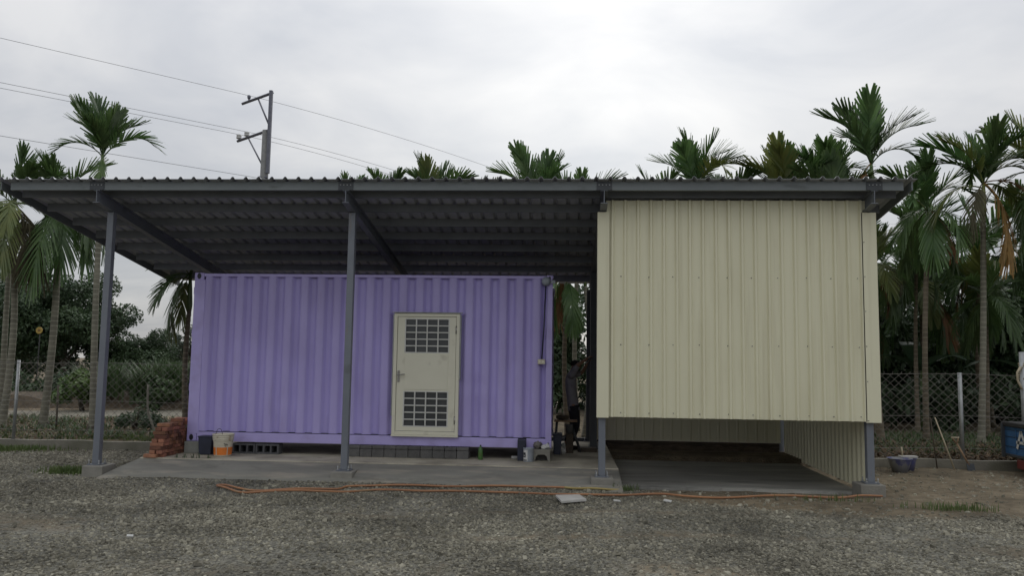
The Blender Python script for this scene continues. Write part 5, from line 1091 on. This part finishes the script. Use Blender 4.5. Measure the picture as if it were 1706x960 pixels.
# undergrowth and litter in the grove at right and behind
ug = []; g = np.random.default_rng(9)
for i in range(260):
    x = g.uniform(4.5, 23); y_ = g.uniform(25.5, 30); r_ = g.uniform(0.45, 0.9); ug.append((x, y_, g.uniform(0.2, 5.2), r_, r_, r_*0.85))
for i in range(230):
    x = g.uniform(-4, 24); y_ = g.uniform(25.5, 31); z = g.uniform(0.2, 4.6)*(1 if x > 4 else 0.95); r_ = g.uniform(0.5, 1.0); ug.append((x, y_, z, r_, r_, r_*0.8))
for i in range(60):
    x = g.uniform(6, 15); r_ = g.uniform(0.4, 0.7); ug.append((x, g.uniform(25, 27), g.uniform(0.6, 3.0), r_, r_, r_))
for i in range(60):
    x = g.uniform(5.0, 16); y_ = g.uniform(21.5, 25.5); r_ = g.uniform(0.3, 0.6); ug.append((x, y_, g.uniform(0.2, 1.3), r_, r_, r_*0.7))
tag(leaves('undergrowth', ug, 170000, 0.27, 'leaf_dark', asp=0.42, down=0.6, shell=0.2), 'dark mass of undergrowth closing the palm grove behind the shed', 'undergrowth', kind='stuff')
gc_ = np.stack([rng.uniform(4.6, 14, 5000), rng.uniform(15.9, 21, 5000)], 1); gl_ = np.stack([rng.uniform(-16, -7.2, 6000), 15.5+5.2*rng.random(6000)], 1); gl_ = gl_[(np.sin(1.9*gl_[:, 0]+0.7)*np.sin(2.3*gl_[:, 1]+0.4*gl_[:, 0]) > -0.15)]; gc_ = np.concatenate([gc_, gl_])
blades('ground_cover', gc_, gz(gc_[:, 0], gc_[:, 1]), 0.04, 0.20, 0.012, 'leaf_mid', 'low green ground cover under the palms behind both fences', 'ground cover', 0.9)
lt = np.stack([np.concatenate([rng.uniform(4.6, 14, 9000), rng.uniform(-16, -7, 5000)]), np.concatenate([15.25+3.2*rng.random(9000)**1.6, 15.3+5.5*rng.random(5000)])], 1)
n_ = len(lt); a = rng.uniform(0, 6.283, n_); s_ = rng.uniform(0.02, 0.07, n_); zz_ = gz(lt[:, 0], lt[:, 1])+rng.uniform(0.005, 0.10, n_)
dx, dy = np.cos(a)*s_, np.sin(a)*s_; tz = rng.normal(0, 0.4, n_)*s_
V = np.stack([np.stack([lt[:, 0]-dx, lt[:, 1]-dy, zz_-tz], 1), np.stack([lt[:, 0]-dy*0.4, lt[:, 1]+dx*0.4, zz_+0.01], 1), np.stack([lt[:, 0]+dx, lt[:, 1]+dy, zz_+tz], 1), np.stack([lt[:, 0]+dy*0.4, lt[:, 1]-dx*0.4, zz_+0.005], 1)], 1).reshape(-1, 3)
tag(np_mesh('leaf_litter', V, np.arange(4*n_).reshape(-1, 4), 'litter'), 'brown leaf litter on the soil behind the kerb walls', 'litter', kind='stuff')
# scattered stones and clods in the dirt at right
dc = np.stack([rng.uniform(1.2, 9, 1600), rng.uniform(10.2, 14.9, 1600)], 1); kk = ~((dc[:, 0] < 4.45) & (dc[:, 1] > 11.9)); dc = dc[kk]
V, Q, tn = stones('clods', dc, 0.006+0.022*rng.random(len(dc))**4, tone=rng.uniform(0.2, 1, len(dc)))
tag(np_mesh('pebbles', V, Q, sm, attrs={'tone': tn}), 'stray pebbles and clods over the brown dirt on the right', 'pebbles', kind='stuff')
# yellow round marker among the left trees
ys = empty('round_sign', (-17.75, 26.0, 0.13)); tag(ys, 'small yellow round sign among the trees behind the left palms', 'sign')
MB().tube([(-17.75, 26.0, 0.1), (-17.75, 26.0, 2.7)], 0.016, 8).build('pole', 'rubber', ys)
MB().tube([(-17.75, 25.97, 2.64), (-17.75, 25.945, 2.64)], 0.115, 20).build('disc', 'yellow_sign', ys)
MB().tube([(-17.75, 25.945, 2.64), (-17.75, 25.94, 2.64)], 0.045, 14).build('disc_mark', 'palm_brown', ys)
